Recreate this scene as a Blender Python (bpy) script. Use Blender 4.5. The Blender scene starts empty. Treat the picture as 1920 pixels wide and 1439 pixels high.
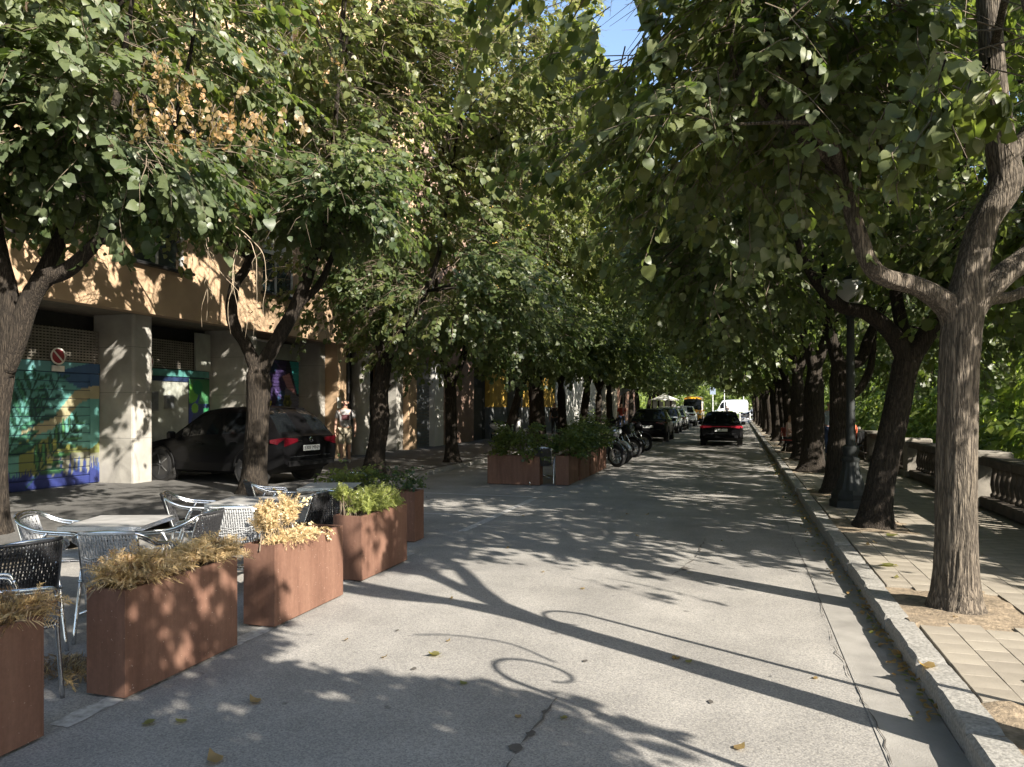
import bpy, bmesh, math, random
import numpy as np
from mathutils import Vector, Matrix, noise

SC = bpy.context.scene
COL = SC.collection
PI = math.pi
R = math.radians

# ------------------------------------------------------------------ camera, sky, sun, exposure
YAW = R(16.9)                       # the view is turned this far left of the street axis (+Y)
CAMH = 1.65
FPX = 1400.0 / 1920.0               # focal length in picture widths
cd = bpy.data.cameras.new('camera')
cam = bpy.data.objects.new('camera', cd)
COL.objects.link(cam)
cam.location = (0, 0, CAMH)
cam.rotation_euler = (R(90), 0, YAW)
cd.sensor_width = 36.0
cd.lens = 36.0 * FPX
cd.shift_y = (762 - 719.5) / 1920.0
cd.clip_start = 0.05
cd.clip_end = 1500
SC.camera = cam

SUN_AZ = (0.876, -0.482)
SUN_EL = R(31)
S = Vector((SUN_AZ[0] * math.cos(SUN_EL), SUN_AZ[1] * math.cos(SUN_EL), math.sin(SUN_EL))).normalized()

w = bpy.data.worlds.new("World")
SC.world = w
w.use_nodes = True
nt = w.node_tree
bg = nt.nodes['Background']
sky = nt.nodes.new('ShaderNodeTexSky')
sky.sky_type = 'NISHITA'
sky.sun_disc = False
sky.sun_elevation = SUN_EL
sky.sun_rotation = math.atan2(SUN_AZ[0], SUN_AZ[1])
sky.air_density = 1.0
sky.dust_density = 1.2
nt.links.new(sky.outputs[0], bg.inputs[0])
bg.inputs[1].default_value = 0.115

sl = bpy.data.lights.new('sun', 'SUN')
sl.energy = 5.0
sl.angle = R(0.5)
sl.color = (1.0, 0.93, 0.82)
sun = bpy.data.objects.new('sun', sl)
COL.objects.link(sun)
sun.rotation_euler = S.to_track_quat('Z', 'Y').to_euler()
sun.location = (20, -10, 30)

SC.view_settings.view_transform = 'Standard'
SC.view_settings.look = 'None'
SC.view_settings.exposure = 1.65
SC.view_settings.gamma = 1.0
SC.view_settings.use_curve_mapping = False
try:
    SC.cycles.use_denoising = True
    SC.cycles.denoiser = 'OPENIMAGEDENOISE'
    SC.cycles.max_bounces = 7
    SC.cycles.diffuse_bounces = 2
    SC.cycles.glossy_bounces = 2
    SC.cycles.transmission_bounces = 4
    SC.cycles.sample_clamp_indirect = 4.0
except Exception:
    pass

rnd = random.Random(7)
rng = np.random.default_rng(7)
Fv = Vector((-math.sin(YAW), math.cos(YAW), 0))
Rv = Vector((math.cos(YAW), math.sin(YAW), 0))


def at(s, d, z=0.0):
    """a point d metres ahead of and s metres right of the standing point, height z"""
    p = Fv * d + Rv * s
    return Vector((p.x, p.y, z))


# ------------------------------------------------------------------ helpers
def tag(o, label=None, cat=None, group=None, kind=None):
    if label: o['label'] = label
    if cat: o['category'] = cat
    if group: o['group'] = group
    if kind: o['kind'] = kind
    return o


def empty(name, loc=(0, 0, 0), rz=0.0):
    o = bpy.data.objects.new(name, None)
    o.empty_display_size = 0.2
    COL.objects.link(o)
    o.location = loc
    o.rotation_euler = (0, 0, rz)
    return o


def link_mesh(name, me, mats, parent=None, loc=None):
    if not isinstance(mats, (list, tuple)): mats = [mats]
    for m in mats: me.materials.append(m)
    o = bpy.data.objects.new(name, me)
    COL.objects.link(o)
    if parent is not None: o.parent = parent
    if loc is not None: o.location = loc
    return o


KIDS = {}
def kids(o):
    return [c for c in o.children]


def copy_tree(o, parent=None):
    c = o.copy()
    COL.objects.link(c)
    if parent is not None:
        c.parent = parent
    for ch in list(o.children):
        copy_tree(ch, c)
    return c


def catmull(pts, radii, n):
    """smooth path through pts; returns (points, radii) with n samples per segment"""
    P = [Vector(p) for p in pts]
    out, ro = [], []
    m = len(P)
    for i in range(m - 1):
        p0 = P[i - 1] if i > 0 else P[i] * 2 - P[i + 1]
        p1, p2 = P[i], P[i + 1]
        p3 = P[i + 2] if i + 2 < m else P[i + 1] * 2 - P[i]
        for k in range(n):
            t = k / n
            q = 0.5 * ((2 * p1) + (p2 - p0) * t + (2 * p0 - 5 * p1 + 4 * p2 - p3) * t * t + (3 * p1 - p0 - 3 * p2 + p3) * t ** 3)
            out.append(q)
            ro.append(radii[i] * (1 - t) + radii[i + 1] * t)
    out.append(P[-1]); ro.append(radii[-1])
    return out, ro


class MB:
    def __init__(self):
        self.v, self.f, self.mi, self.c = [], [], [], None

    def add(self, verts, faces, mi=0):
        b = len(self.v)
        self.v.extend([tuple(p) for p in verts])
        for f in faces:
            self.f.append(tuple(b + i for i in f))
            self.mi.append(mi)

    def box(self, c, s, rz=0.0, mi=0, M=None):
        x, y, z = s[0] / 2, s[1] / 2, s[2] / 2
        vs = [Vector((sx * x, sy * y, sz * z)) for sz in (-1, 1) for sy in (-1, 1) for sx in (-1, 1)]
        if M is not None:
            vs = [M @ p for p in vs]
        elif rz:
            m = Matrix.Rotation(rz, 3, 'Z'); vs = [m @ p for p in vs]
        c = Vector(c)
        self.add([p + c for p in vs], [(0, 2, 3, 1), (4, 5, 7, 6), (0, 1, 5, 4), (2, 6, 7, 3), (0, 4, 6, 2), (1, 3, 7, 5)], mi)

    def bar(self, a, b, wx, wy, mi=0):
        a, b = Vector(a), Vector(b)
        d = b - a
        q = d.to_track_quat('Z', 'Y').to_matrix()
        self.box((a + b) / 2, (wx, wy, d.length), M=q, mi=mi)

    def bevel_box(self, c, s, bev=0.01, mi=0, rz=0.0):
        """box with chamfered vertical and top edges"""
        x, y, z = s[0] / 2, s[1] / 2, s[2] / 2
        b = min(bev, x * .9, y * .9)
        ring = lambda e: [(-x + e, -y), (x - e, -y), (x, -y + e), (x, y - e), (x - e, y), (-x + e, y), (-x, y - e), (-x, -y + e)]
        r2 = [(px * (1 - b / x), py * (1 - b / y)) for px, py in ring(b)]
        m = Matrix.Rotation(rz, 3, 'Z')
        cc = Vector(c)
        V = [(px, py, -z) for px, py in ring(b)] + [(px, py, z - b) for px, py in ring(b)] + [(px, py, z) for px, py in r2]
        V = [m @ Vector(p) + cc for p in V]
        F = [tuple(reversed(range(8))), tuple(range(16, 24))]
        for k in range(8):
            j = (k + 1) % 8
            F.append((k, j, 8 + j, 8 + k)); F.append((8 + k, 8 + j, 16 + j, 16 + k))
        self.add(V, F, mi)

    def tube(self, pts, radii, n=8, mi=0, cap=True, bark=0.0, bfreq=7.0, seed=0.0, closed=False):
        P = [Vector(p) for p in pts]
        if not isinstance(radii, (list, tuple)): radii = [radii] * len(P)
        m = len(P)
        T = []
        for i in range(m):
            if closed: t = P[(i + 1) % m] - P[i - 1]
            else: t = P[min(i + 1, m - 1)] - P[max(i - 1, 0)]
            if t.length < 1e-9: t = Vector((0, 0, 1))
            T.append(t.normalized())
        ref = Vector((1, 0, 0)) if abs(T[0].x) < 0.9 else Vector((0, 1, 0))
        N = (ref - T[0] * ref.dot(T[0])).normalized()
        V = []
        L = 0.0
        for i in range(m):
            if i: L += (P[i] - P[i - 1]).length
            N = (N - T[i] * N.dot(T[i])).normalized()
            B = T[i].cross(N)
            for k in range(n):
                a = 2 * PI * k / n
                r = radii[i]
                if bark:
                    q = Vector((math.cos(a) * bfreq * r / .17, math.sin(a) * bfreq * r / .17, L * 2.0 + seed))
                    rid = 1 - abs(noise.noise(q)) * 2.6
                    low = noise.noise(Vector((math.cos(a) * 1.2 + seed, math.sin(a) * 1.2, L * 1.3)))
                    r = r * (1 + .10 * low) + bark * rid
                V.append(P[i] + (N * math.cos(a) + B * math.sin(a)) * r)
        F = []
        mm = m if closed else m - 1
        for i in range(mm):
            i2 = (i + 1) % m
            for k in range(n):
                k2 = (k + 1) % n
                F.append((i * n + k, i * n + k2, i2 * n + k2, i2 * n + k))
        if cap and not closed:
            F.append(tuple(reversed(range(n))))
            F.append(tuple((m - 1) * n + k for k in range(n)))
        self.add(V, F, mi)

    def lathe(self, prof, n=16, c=(0, 0, 0), mi=0, axis='Z', cap=True, flute=0.0, nf=0):
        V = []
        c = Vector(c)
        for r, z in prof:
            for k in range(n):
                a = 2 * PI * k / n
                rr = r
                p = Vector((rr * math.cos(a), rr * math.sin(a), z))
                if axis == 'Y': p = Vector((p.x, p.z, p.y))
                elif axis == 'X': p = Vector((p.z, p.x, p.y))
                V.append(p + c)
        F = []
        m = len(prof)
        for i in range(m - 1):
            for k in range(n):
                k2 = (k + 1) % n
                f = (i * n + k, i * n + k2, (i + 1) * n + k2, (i + 1) * n + k)
                F.append(f if axis != 'Y' else tuple(reversed(f)))
        if cap:
            a_, b_ = tuple(reversed(range(n))), tuple((m - 1) * n + k for k in range(n))
            if axis == 'Y': a_, b_ = tuple(reversed(a_)), tuple(reversed(b_))
            F.append(a_); F.append(b_)
        self.add(V, F, mi)

    def grid(self, fn, nu, nv, mi=0):
        V = [fn(i / nu, j / nv) for j in range(nv + 1) for i in range(nu + 1)]
        F = [(j * (nu + 1) + i, j * (nu + 1) + i + 1, (j + 1) * (nu + 1) + i + 1, (j + 1) * (nu + 1) + i) for j in range(nv) for i in range(nu)]
        self.add(V, F, mi)

    def mesh(self, name, smooth=False):
        me = bpy.data.meshes.new(name)
        me.from_pydata(self.v, [], self.f)
        me.polygons.foreach_set('material_index', self.mi)
        if smooth:
            me.polygons.foreach_set('use_smooth', [True] * len(self.f))
            if smooth != 'all':
                try: me.set_sharp_from_angle(angle=R(40))
                except Exception: pass
        me.update()
        return me

    def build(self, name, mats, parent=None, smooth=False, loc=None):
        return link_mesh(name, self.mesh(name, smooth), mats, parent, loc)


# ------------------------------------------------------------------ materials
class NT:
    def __init__(self, name):
        self.m = bpy.data.materials.new(name)
        self.m.use_nodes = True
        self.t = self.m.node_tree
        self.p = self.t.nodes['Principled BSDF']
        self.out = self.t.nodes['Material Output']

    def n(self, typ, **kw):
        nd = self.t.nodes.new(typ)
        for k, v in kw.items():
            if k in nd.inputs: nd.inputs[k].default_value = v
            else: setattr(nd, k, v)
        return nd

    def l(self, a, b): self.t.links.new(a, b)

    def coord(self, kind='Object', scale=(1, 1, 1)):
        tc = self.n('ShaderNodeTexCoord')
        mp = self.n('ShaderNodeMapping')
        mp.inputs['Scale'].default_value = scale
        self.l(tc.outputs[kind], mp.inputs[0])
        return mp.outputs[0]

    def noise(self, vec, scale, detail=4, rough=.55):
        nd = self.n('ShaderNodeTexNoise')
        nd.inputs['Scale'].default_value = scale
        nd.inputs['Detail'].default_value = detail
        nd.inputs['Roughness'].default_value = rough
        self.l(vec, nd.inputs['Vector'])
        return nd.outputs['Fac']

    def ramp(self, fac, stops):
        nd = self.n('ShaderNodeValToRGB')
        e = nd.color_ramp.elements
        while len(e) < len(stops): e.new(.5)
        for i, (p, c) in enumerate(stops):
            e[i].position = p
            e[i].color = (*c, 1) if len(c) == 3 else c
        self.l(fac, nd.inputs[0])
        return nd.outputs[0]

    def mix(self, fac, a, b, mode='MIX'):
        nd = self.n('ShaderNodeMix', data_type='RGBA', blend_type=mode)
        for s, v in ((nd.inputs[0], fac), (nd.inputs[6], a), (nd.inputs[7], b)):
            if hasattr(v, 'type') and hasattr(v, 'links'): self.l(v, s)
            elif isinstance(v, (int, float)): s.default_value = v
            else: s.default_value = (*v, 1) if len(v) == 3 else v
        return nd.outputs[2]

    def bump(self, h, strength=.3, dist=.01):
        nd = self.n('ShaderNodeBump')
        nd.inputs['Strength'].default_value = strength
        nd.inputs['Distance'].default_value = dist
        self.l(h, nd.inputs['Height'])
        self.l(nd.outputs[0], self.p.inputs['Normal'])
        return nd


def setp(p, rough=.5, metal=0.0, spec=.5, coat=0.0):
    p.inputs['Roughness'].default_value = rough
    p.inputs['Metallic'].default_value = metal
    p.inputs['Specular IOR Level'].default_value = spec
    p.inputs['Coat Weight'].default_value = coat


def basic(name, col, rough=.6, metal=0.0, var=.25, scale=6.0, bump=.0, bscale=60.0, spec=.5, coat=0.0, stretch=(1, 1, 1)):
    g = NT(name)
    v = g.coord('Object', stretch)
    f = g.noise(v, scale, 5)
    lo = tuple(c * (1 - var) for c in col); hi = tuple(min(1, c * (1 + var)) for c in col)
    g.l(g.ramp(f, [(.3, lo), (.7, hi)]), g.p.inputs['Base Color'])
    setp(g.p, rough, metal, spec, coat)
    if bump:
        g.bump(g.noise(v, bscale, 4), bump, .01)
    return g.m


def mat_asphalt(name, lo, hi, stain=True):
    g = NT(name)
    v = g.coord()
    fine = g.noise(v, 105, 3, .75)
    mid = g.noise(v, 1.1, 6, .6)
    vor = g.n('ShaderNodeTexVoronoi'); vor.inputs['Scale'].default_value = 75
    g.l(v, vor.inputs['Vector'])
    c1 = g.ramp(fine, [(.32, lo), (.68, hi)])
    c2 = g.mix(.5, c1, g.ramp(mid, [(.32, tuple(a * .82 for a in lo)), (.7, tuple(a * 1.08 for a in hi))]))
    spots = g.noise(v, 9.0, 2, .5)
    dk = g.ramp(spots, [(.24, (.0, .0, .0)), (.30, (1, 1, 1))])
    col = g.mix(.45, c2, dk, 'MULTIPLY')
    agg = g.ramp(vor.outputs['Distance'], [(.0, (.50, .50, .50)), (.45, (1.2, 1.2, 1.2))])
    col = g.mix(.55, col, agg, 'MULTIPLY')
    v2 = g.n('ShaderNodeTexVoronoi'); v2.inputs['Scale'].default_value = 120
    g.l(v, v2.inputs['Vector'])
    sepc = g.n('ShaderNodeSeparateColor'); g.l(v2.outputs['Color'], sepc.inputs[0])
    col = g.mix(.7, col, g.ramp(sepc.outputs[0], [(.0, (.62, .62, .63)), (.5, (1.0, 1.0, 1.0)), (1.0, (1.35, 1.33, 1.28))]), 'MULTIPLY')
    streak = g.noise(g.coord('Object', (1.4, .08, 1)), 1.6, 4, .6)
    col = g.mix(.35, col, g.ramp(streak, [(.35, (.80, .80, .80)), (.65, (1.1, 1.09, 1.07))]), 'MULTIPLY')
    g.l(col, g.p.inputs['Base Color'])
    setp(g.p, .88, 0, .35)
    ad = g.n('ShaderNodeMath', operation='ADD')
    g.l(fine, ad.inputs[0]); g.l(vor.outputs['Distance'], ad.inputs[1])
    g.bump(ad.outputs[0], .22, .005)
    return g.m


def mat_bark(name, lo, hi):
    g = NT(name)
    v = g.coord('Object', (1, 1, .10))
    f0 = g.noise(v, 44, 3, .55)
    sb = g.n('ShaderNodeMath', operation='SUBTRACT'); sb.inputs[1].default_value = .5
    g.l(f0, sb.inputs[0])
    ab = g.n('ShaderNodeMath', operation='ABSOLUTE'); g.l(sb.outputs[0], ab.inputs[0])
    fine = g.noise(g.coord('Object', (1, 1, .3)), 90, 3, .6)
    mx_ = g.n('ShaderNodeMath', operation='MULTIPLY_ADD'); mx_.inputs[1].default_value = 7.0; mx_.inputs[2].default_value = 0.0
    g.l(ab.outputs[0], mx_.inputs[0])
    mn = g.n('ShaderNodeMath', operation='MINIMUM'); mn.inputs[1].default_value = 1.0
    g.l(mx_.outputs[0], mn.inputs[0])
    f_ = g.n('ShaderNodeMath', operation='MULTIPLY_ADD'); f_.inputs[1].default_value = .35; g.l(fine, f_.inputs[0])
    sc_ = g.n('ShaderNodeMath', operation='MULTIPLY'); sc_.inputs[1].default_value = .72; g.l(mn.outputs[0], sc_.inputs[0])
    g.l(sc_.outputs[0], f_.inputs[2])
    f = f_.outputs[0]
    big = g.noise(g.coord('Object', (1, 1, .5)), 3.0, 4)
    c = g.ramp(f, [(.12, lo), (.75, hi)])
    c = g.mix(.5, c, g.ramp(big, [(.3, (.65, .66, .6)), (.7, (1.2, 1.16, 1.1))]), 'MULTIPLY')
    g.l(c, g.p.inputs['Base Color'])
    setp(g.p, .9, 0, .25)
    g.bump(f, .8, .018)
    return g.m


def mat_leaf(name, dark, light, yellow, brown, trans=.5, back=(.17, .20, .125)):
    """Col.r = shade, Col.g = yellowing, Col.b = dried brown"""
    g = NT(name)
    at_ = g.n('ShaderNodeAttribute', attribute_name='Col')
    sp = g.n('ShaderNodeSeparateColor')
    g.l(at_.outputs['Color'], sp.inputs[0])
    c = g.ramp(sp.outputs[0], [(0.0, dark), (1.0, light)])
    c = g.mix(sp.outputs[1], c, yellow)
    c = g.mix(sp.outputs[2], c, brown)
    geo = g.n('ShaderNodeNewGeometry')
    bf = g.n('ShaderNodeMath', operation='MULTIPLY'); bf.inputs[1].default_value = .35
    g.l(geo.outputs['Backfacing'], bf.inputs[0])
    cb = g.mix(bf.outputs[0], c, back)
    vein = g.noise(g.coord(), 60, 2)
    cb = g.mix(.35, cb, g.ramp(vein, [(.3, (.75, .78, .7)), (.7, (1.15, 1.12, 1.1))]), 'MULTIPLY')
    g.l(cb, g.p.inputs['Base Color'])
    setp(g.p, .44, 0, .6)
    tr = g.n('ShaderNodeBsdfTranslucent')
    tc = g.mix(1.0, cb, (1.45, 1.6, .75), 'MULTIPLY')
    g.l(tc, tr.inputs['Color'])
    mx = g.n('ShaderNodeMixShader'); mx.inputs[0].default_value = trans
    g.l(g.p.outputs[0], mx.inputs[1]); g.l(tr.outputs[0], mx.inputs[2])
    g.l(mx.outputs[0], g.out.inputs['Surface'])
    return g.m


def mat_attr(name, rough=.6, spec=.4, grime=.25):
    g = NT(name)
    a = g.n('ShaderNodeAttribute', attribute_name='Col')
    f = g.noise(g.coord(), 5, 5)
    c = g.mix(grime, a.outputs['Color'], g.ramp(f, [(.3, (.45, .45, .45)), (.7, (1.1, 1.1, 1.1))]), 'MULTIPLY')
    g.l(c, g.p.inputs['Base Color'])
    setp(g.p, rough, 0, spec)
    return g.m


def mat_corten(name):
    g = NT(name)
    v = g.coord('Object')
    vs = g.coord('Object', (3.0, 3.0, .35))
    st = g.noise(vs, 3.2, 6, .65)
    f2 = g.noise(v, 34, 4, .7)
    c = g.ramp(st, [(.28, (.095, .050, .035)), (.52, (.140, .076, .054)), (.75, (.178, .102, .072))])
    c = g.mix(.28, c, g.ramp(f2, [(.3, (.6, .56, .55)), (.66, (1.18, 1.15, 1.12))]), 'MULTIPLY')
    sp = g.noise(v, 70, 1)
    c = g.mix(g.ramp(sp, [(.745, (0, 0, 0)), (.775, (.5, .5, .5))]), c, (.42, .36, .30))
    g.l(c, g.p.inputs['Base Color'])
    setp(g.p, .7, 0, .2)
    g.bump(f2, .25, .004)
    return g.m


def mat_emit(name, col, strength):
    g = NT(name)
    g.p.inputs['Base Color'].default_value = (*col, 1)
    g.p.inputs['Emission Color'].default_value = (*col, 1)
    g.p.inputs['Emission Strength'].default_value = strength
    return g.m


M = {}
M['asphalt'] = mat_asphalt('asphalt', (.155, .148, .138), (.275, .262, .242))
M['asphalt_side'] = mat_asphalt('asphalt_side', (.065, .063, .060), (.115, .111, .105))  # asphalt darkened further so its colour carries the deep shade there
M['gutter'] = basic('gutter_concrete', (.222, .210, .190), .85, var=.22, scale=3.5, bump=.35, bscale=120)
M['granite'] = basic('granite_kerb', (.235, .225, .205), .8, var=.38, scale=55, bump=.5, bscale=45)
g_ = NT('paving_tile')
v_ = g_.coord()
oi = g_.n('ShaderNodeObjectInfo')
c_ = g_.ramp(g_.noise(v_, 3.0, 6), [(.3, (.205, .182, .148)), (.7, (.30, .268, .22))])
c_ = g_.mix(.6, c_, g_.ramp(oi.outputs['Random'], [(0, (.80, .79, .78)), (1, (1.12, 1.12, 1.10))]), 'MULTIPLY')
c_ = g_.mix(.5, c_, g_.ramp(g_.noise(v_, 120, 3, .7), [(.3, (.72, .72, .72)), (.7, (1.2, 1.2, 1.2))]), 'MULTIPLY')
g_.l(c_, g_.p.inputs['Base Color']); setp(g_.p, .88, 0, .3); g_.bump(g_.noise(v_, 140, 3), .3, .006)
M['tile'] = g_.m
M['mortar'] = basic('mortar', (.15, .13, .105), .95, var=.4, scale=14, bump=.4)
M['sand'] = basic('tree_pit_soil', (.20, .155, .105), .95, var=.45, scale=22, bump=.9, bscale=55)
M['earth'] = basic('earth', (.12, .10, .075), .95, var=.4, scale=3)
M['crack'] = basic('crack_dirt', (.075, .066, .056), .95, var=.3)
M['paint_white'] = basic('road_paint', (.33, .32, .305), .8, var=.4, scale=22)
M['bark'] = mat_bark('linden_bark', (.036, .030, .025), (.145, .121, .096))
M['bark2'] = mat_bark('dark_linden_bark', (.009, .007, .006), (.044, .035, .027))  # shaded copy of the linden bark, canopy shade mixed into its colour
M['twig'] = basic('twig', (.13, .10, .07), .85)
M['drytwig'] = basic('dry_twig', (.34, .27, .19), .85)
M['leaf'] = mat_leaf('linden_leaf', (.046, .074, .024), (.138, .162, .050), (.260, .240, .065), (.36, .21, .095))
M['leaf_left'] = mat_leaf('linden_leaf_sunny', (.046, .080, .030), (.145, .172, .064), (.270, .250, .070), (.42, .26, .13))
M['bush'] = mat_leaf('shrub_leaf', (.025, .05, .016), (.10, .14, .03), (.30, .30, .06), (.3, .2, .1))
M['bank'] = mat_leaf('riverbank_leaf', (.10, .155, .040), (.27, .32, .085), (.36, .36, .08), (.3, .2, .1), trans=.55)  # leaf colour raised to stand in for sunlight on these crowns
M['dry'] = mat_leaf('dried_conifer', (.33, .22, .105), (.52, .37, .19), (.62, .50, .32), (.17, .095, .045), trans=.2, back=(.4, .27, .13))
M['heath'] = mat_leaf('yellow_green_shrub', (.15, .19, .045), (.34, .37, .10), (.36, .36, .10), (.2, .15, .05), trans=.3, back=(.25, .28, .1))
M['corten'] = mat_corten('rusted_steel')
M['soil'] = basic('potting_soil', (.05, .038, .028), .95, var=.4, scale=30, bump=.8)
M['alu'] = basic('aluminium', (.72, .72, .72), .26, 1.0, var=.07, scale=20)
M['weave'] = basic('grey_weave', (.29, .295, .30), .45, 0.0, var=.35, scale=90, spec=.6)  # sunlit copy of the chair weave, brightness kept in the colour
M['weave_dark'] = basic('dark_weave', (.022, .022, .024), .4, 0.0, var=.4, scale=90, spec=.6)  # shaded copy of the same weave, shade put into the colour
M['tabletop'] = basic('table_top', (.30, .29, .275), .42, 0.0, var=.25, scale=8)
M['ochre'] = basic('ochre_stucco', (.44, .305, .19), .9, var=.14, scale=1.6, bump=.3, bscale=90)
M['pillar'] = basic('grey_concrete', (.30, .285, .255), .85, var=.2, scale=2.2, bump=.3, bscale=60)
M['joint'] = basic('concrete_joint', (.13, .125, .115), .9)
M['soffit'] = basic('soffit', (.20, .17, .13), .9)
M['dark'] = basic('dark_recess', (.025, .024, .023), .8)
M['darkmetal'] = basic('dark_metal', (.04, .04, .042), .5, .6)
M['glass'] = basic('window_glass', (.030, .042, .046), .06, 0, var=.3, spec=.8)
M['frame_white'] = basic('white_frame', (.50, .50, .48), .6)
M['frame_grey'] = basic('grey_frame', (.17, .175, .18), .6)
M['lattice'] = basic('lattice_metal', (.22, .20, .17), .5, .4)
M['pinkwall'] = basic('pink_brown_stucco', (.25, .165, .125), .9, var=.15, scale=2)
M['yellowwall'] = basic('yellow_paint', (.42, .26, .045), .8, var=.15, scale=2)
M['greywall'] = basic('grey_base', (.12, .125, .125), .9, var=.2)
M['whitewall'] = basic('white_stucco', (.50, .49, .46), .9, var=.12, scale=1.5)
M['creamwall'] = basic('cream_stucco', (.48, .42, .32), .9, var=.12, scale=1.5)
M['redwall'] = basic('terracotta_stucco', (.36, .20, .13), .9, var=.12, scale=1.5)
M['red_awning'] = basic('red_awning', (.40, .10, .065), .8)
M['shutter_grey'] = basic('grey_roller_shutter', (.14, .15, .16), .5, .3, var=.25)
M['panel_grey'] = basic('pale_panel', (.30, .31, .27), .7, var=.2, scale=3)
M['teal'] = basic('teal_paint', (.07, .22, .20), .6, var=.2)
M['navy'] = basic('navy_paint', (.012, .025, .07), .6)
M['attr'] = mat_attr('mural_paint')
M['stone'] = basic('balustrade_stone', (.21, .19, .16), .88, var=.3, scale=5, bump=.4, bscale=40)
M['darkstone'] = basic('weathered_stone', (.075, .060, .046), .9, var=.35, scale=6, bump=.4, bscale=40)  # stone colour lowered to hold the tree shade on the street side
M['iron'] = basic('dark_green_iron', (.017, .020, .020), .6, .2, var=.3, scale=12)
M['globe'] = basic('opal_globe', (.42, .41, .37), .22, 0, var=.1, scale=4)
M['tyre'] = basic('rubber', (.014, .014, .015), .8, var=.2)
M['rim'] = basic('alloy', (.35, .36, .37), .3, .9, var=.1)
M['black_paint'] = basic('black_paint', (.004, .004, .0045), .35, 0, var=.2, coat=.04, spec=.09)
M['plastic'] = basic('black_plastic', (.005, .005, .0055), .6, spec=.15)
M['carglass'] = basic('tinted_glass', (.005, .006, .007), .07, 0, spec=.3)
M['tail'] = basic('tail_lamp_red', (.05, .002, .005), .25, 0, coat=.3)
M['tail_lit'] = mat_emit('tail_lamp_lit', (.22, .004, .014), .12)
M['plate'] = basic('number_plate', (.62, .63, .62), .5, var=.05)
M['ink'] = basic('black_ink', (.012, .012, .014), .6)
M['headlamp'] = basic('headlamp', (.5, .52, .53), .08, .2)
M['chrome'] = basic('chrome', (.75, .75, .76), .12, 1.0, var=.03)
M['silver_paint'] = basic('silver_paint', (.42, .43, .44), .25, .5, coat=.7, var=.05)
M['white_paint'] = basic('white_paint', (.70, .70, .69), .3, 0, coat=.6, var=.05)
M['grey_paint'] = basic('grey_paint', (.05, .053, .057), .25, .3, coat=.7, var=.05)
M['yellow_paint'] = basic('van_yellow', (.72, .34, .02), .35, 0, coat=.5, var=.06)
M['blue_paint'] = basic('pale_blue_paint', (.30, .36, .45), .3, .2, coat=.6)
M['canvas'] = basic('white_canvas', (.62, .61, .57), .9, var=.08)
M['skin'] = basic('skin', (.42, .25, .18), .6, var=.1)
M['hair'] = basic('dark_hair', (.018, .013, .010), .7)
M['greyhair'] = basic('grey_hair', (.40, .38, .36), .7)
M['tee'] = basic('grey_tshirt', (.33, .32, .32), .9, var=.12, scale=9)
M['print'] = basic('maroon_print', (.075, .025, .03), .9, var=.4, scale=30)
M['shorts'] = basic('beige_shorts', (.36, .32, .24), .9, var=.12)
M['sneaker'] = basic('pale_shoe', (.48, .48, .47), .7)
M['jeans'] = basic('blue_jeans', (.045, .065, .14), .9, var=.3)
M['blueshirt'] = basic('light_blue_shirt', (.33, .38, .46), .9)
M['pinktop'] = basic('pink_top', (.55, .40, .36), .9)
M['redcloth'] = basic('red_cloth', (.36, .06, .05), .8)
M['orangetop'] = basic('orange_red_top', (.58, .13, .06), .9)
M['darkcloth'] = basic('dark_cloth', (.03, .03, .034), .9)
M['signred'] = basic('sign_dark_red', (.20, .022, .03), .5)
M['signwhite'] = basic('sign_white', (.62, .60, .55), .5)
M['signblue'] = basic('sign_blue', (.03, .07, .25), .5)
M['water'] = basic('river_water', (.045, .06, .04), .08, 0, var=.4, scale=.8, bump=.35, bscale=3)
M['pale_ground'] = basic('pale_gravel', (.46, .43, .37), .95, var=.15, scale=1.2)
M['hedge'] = mat_leaf('hedge_leaf', (.08, .14, .03), (.20, .28, .05), (.34, .34, .07), (.3, .2, .1))

# ================================================================== GROUND
def sheet(name, pts, z, mat, kind='structure', parent=None):
    mb = MB()
    mb.add([(x, y, z) for x, y in pts], [tuple(range(len(pts)))])
    o = mb.build(name, mat, parent)
    if parent is None: tag(o, kind=kind)
    return o


def rect(x0, x1, y0, y1):
    return [(x0, y0), (x1, y0), (x1, y1), (x0, y1)]


KX = 1.02            # road face of the right kerb
LX = -7.1            # road face of the left kerb
SWZ = 0.12           # right pavement level
LZ = 0.10            # left pavement level
BALX = 3.7           # balustrade line
END = 88.0

sheet('ground', rect(-260, 4.4, -60, 420), -0.03, M['earth'])
mb = MB()
mb.grid(lambda u, v: (LX + (KX - LX) * u, -14 + (END + 14) * v, 0.0), 8, 40)
tag(mb.build('road', M['asphalt']), kind='structure')
sheet('cross_road', rect(-60, 4.3, END, END + 16), -0.004, M['asphalt'])
sheet('gutter_strip', rect(KX - .36, KX, -8, END - .5), 0.004, M['gutter'])
sheet('side_pavement', rect(-13.4, LX - .25, -14, END - 1), LZ, M['asphalt_side'])

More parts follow.
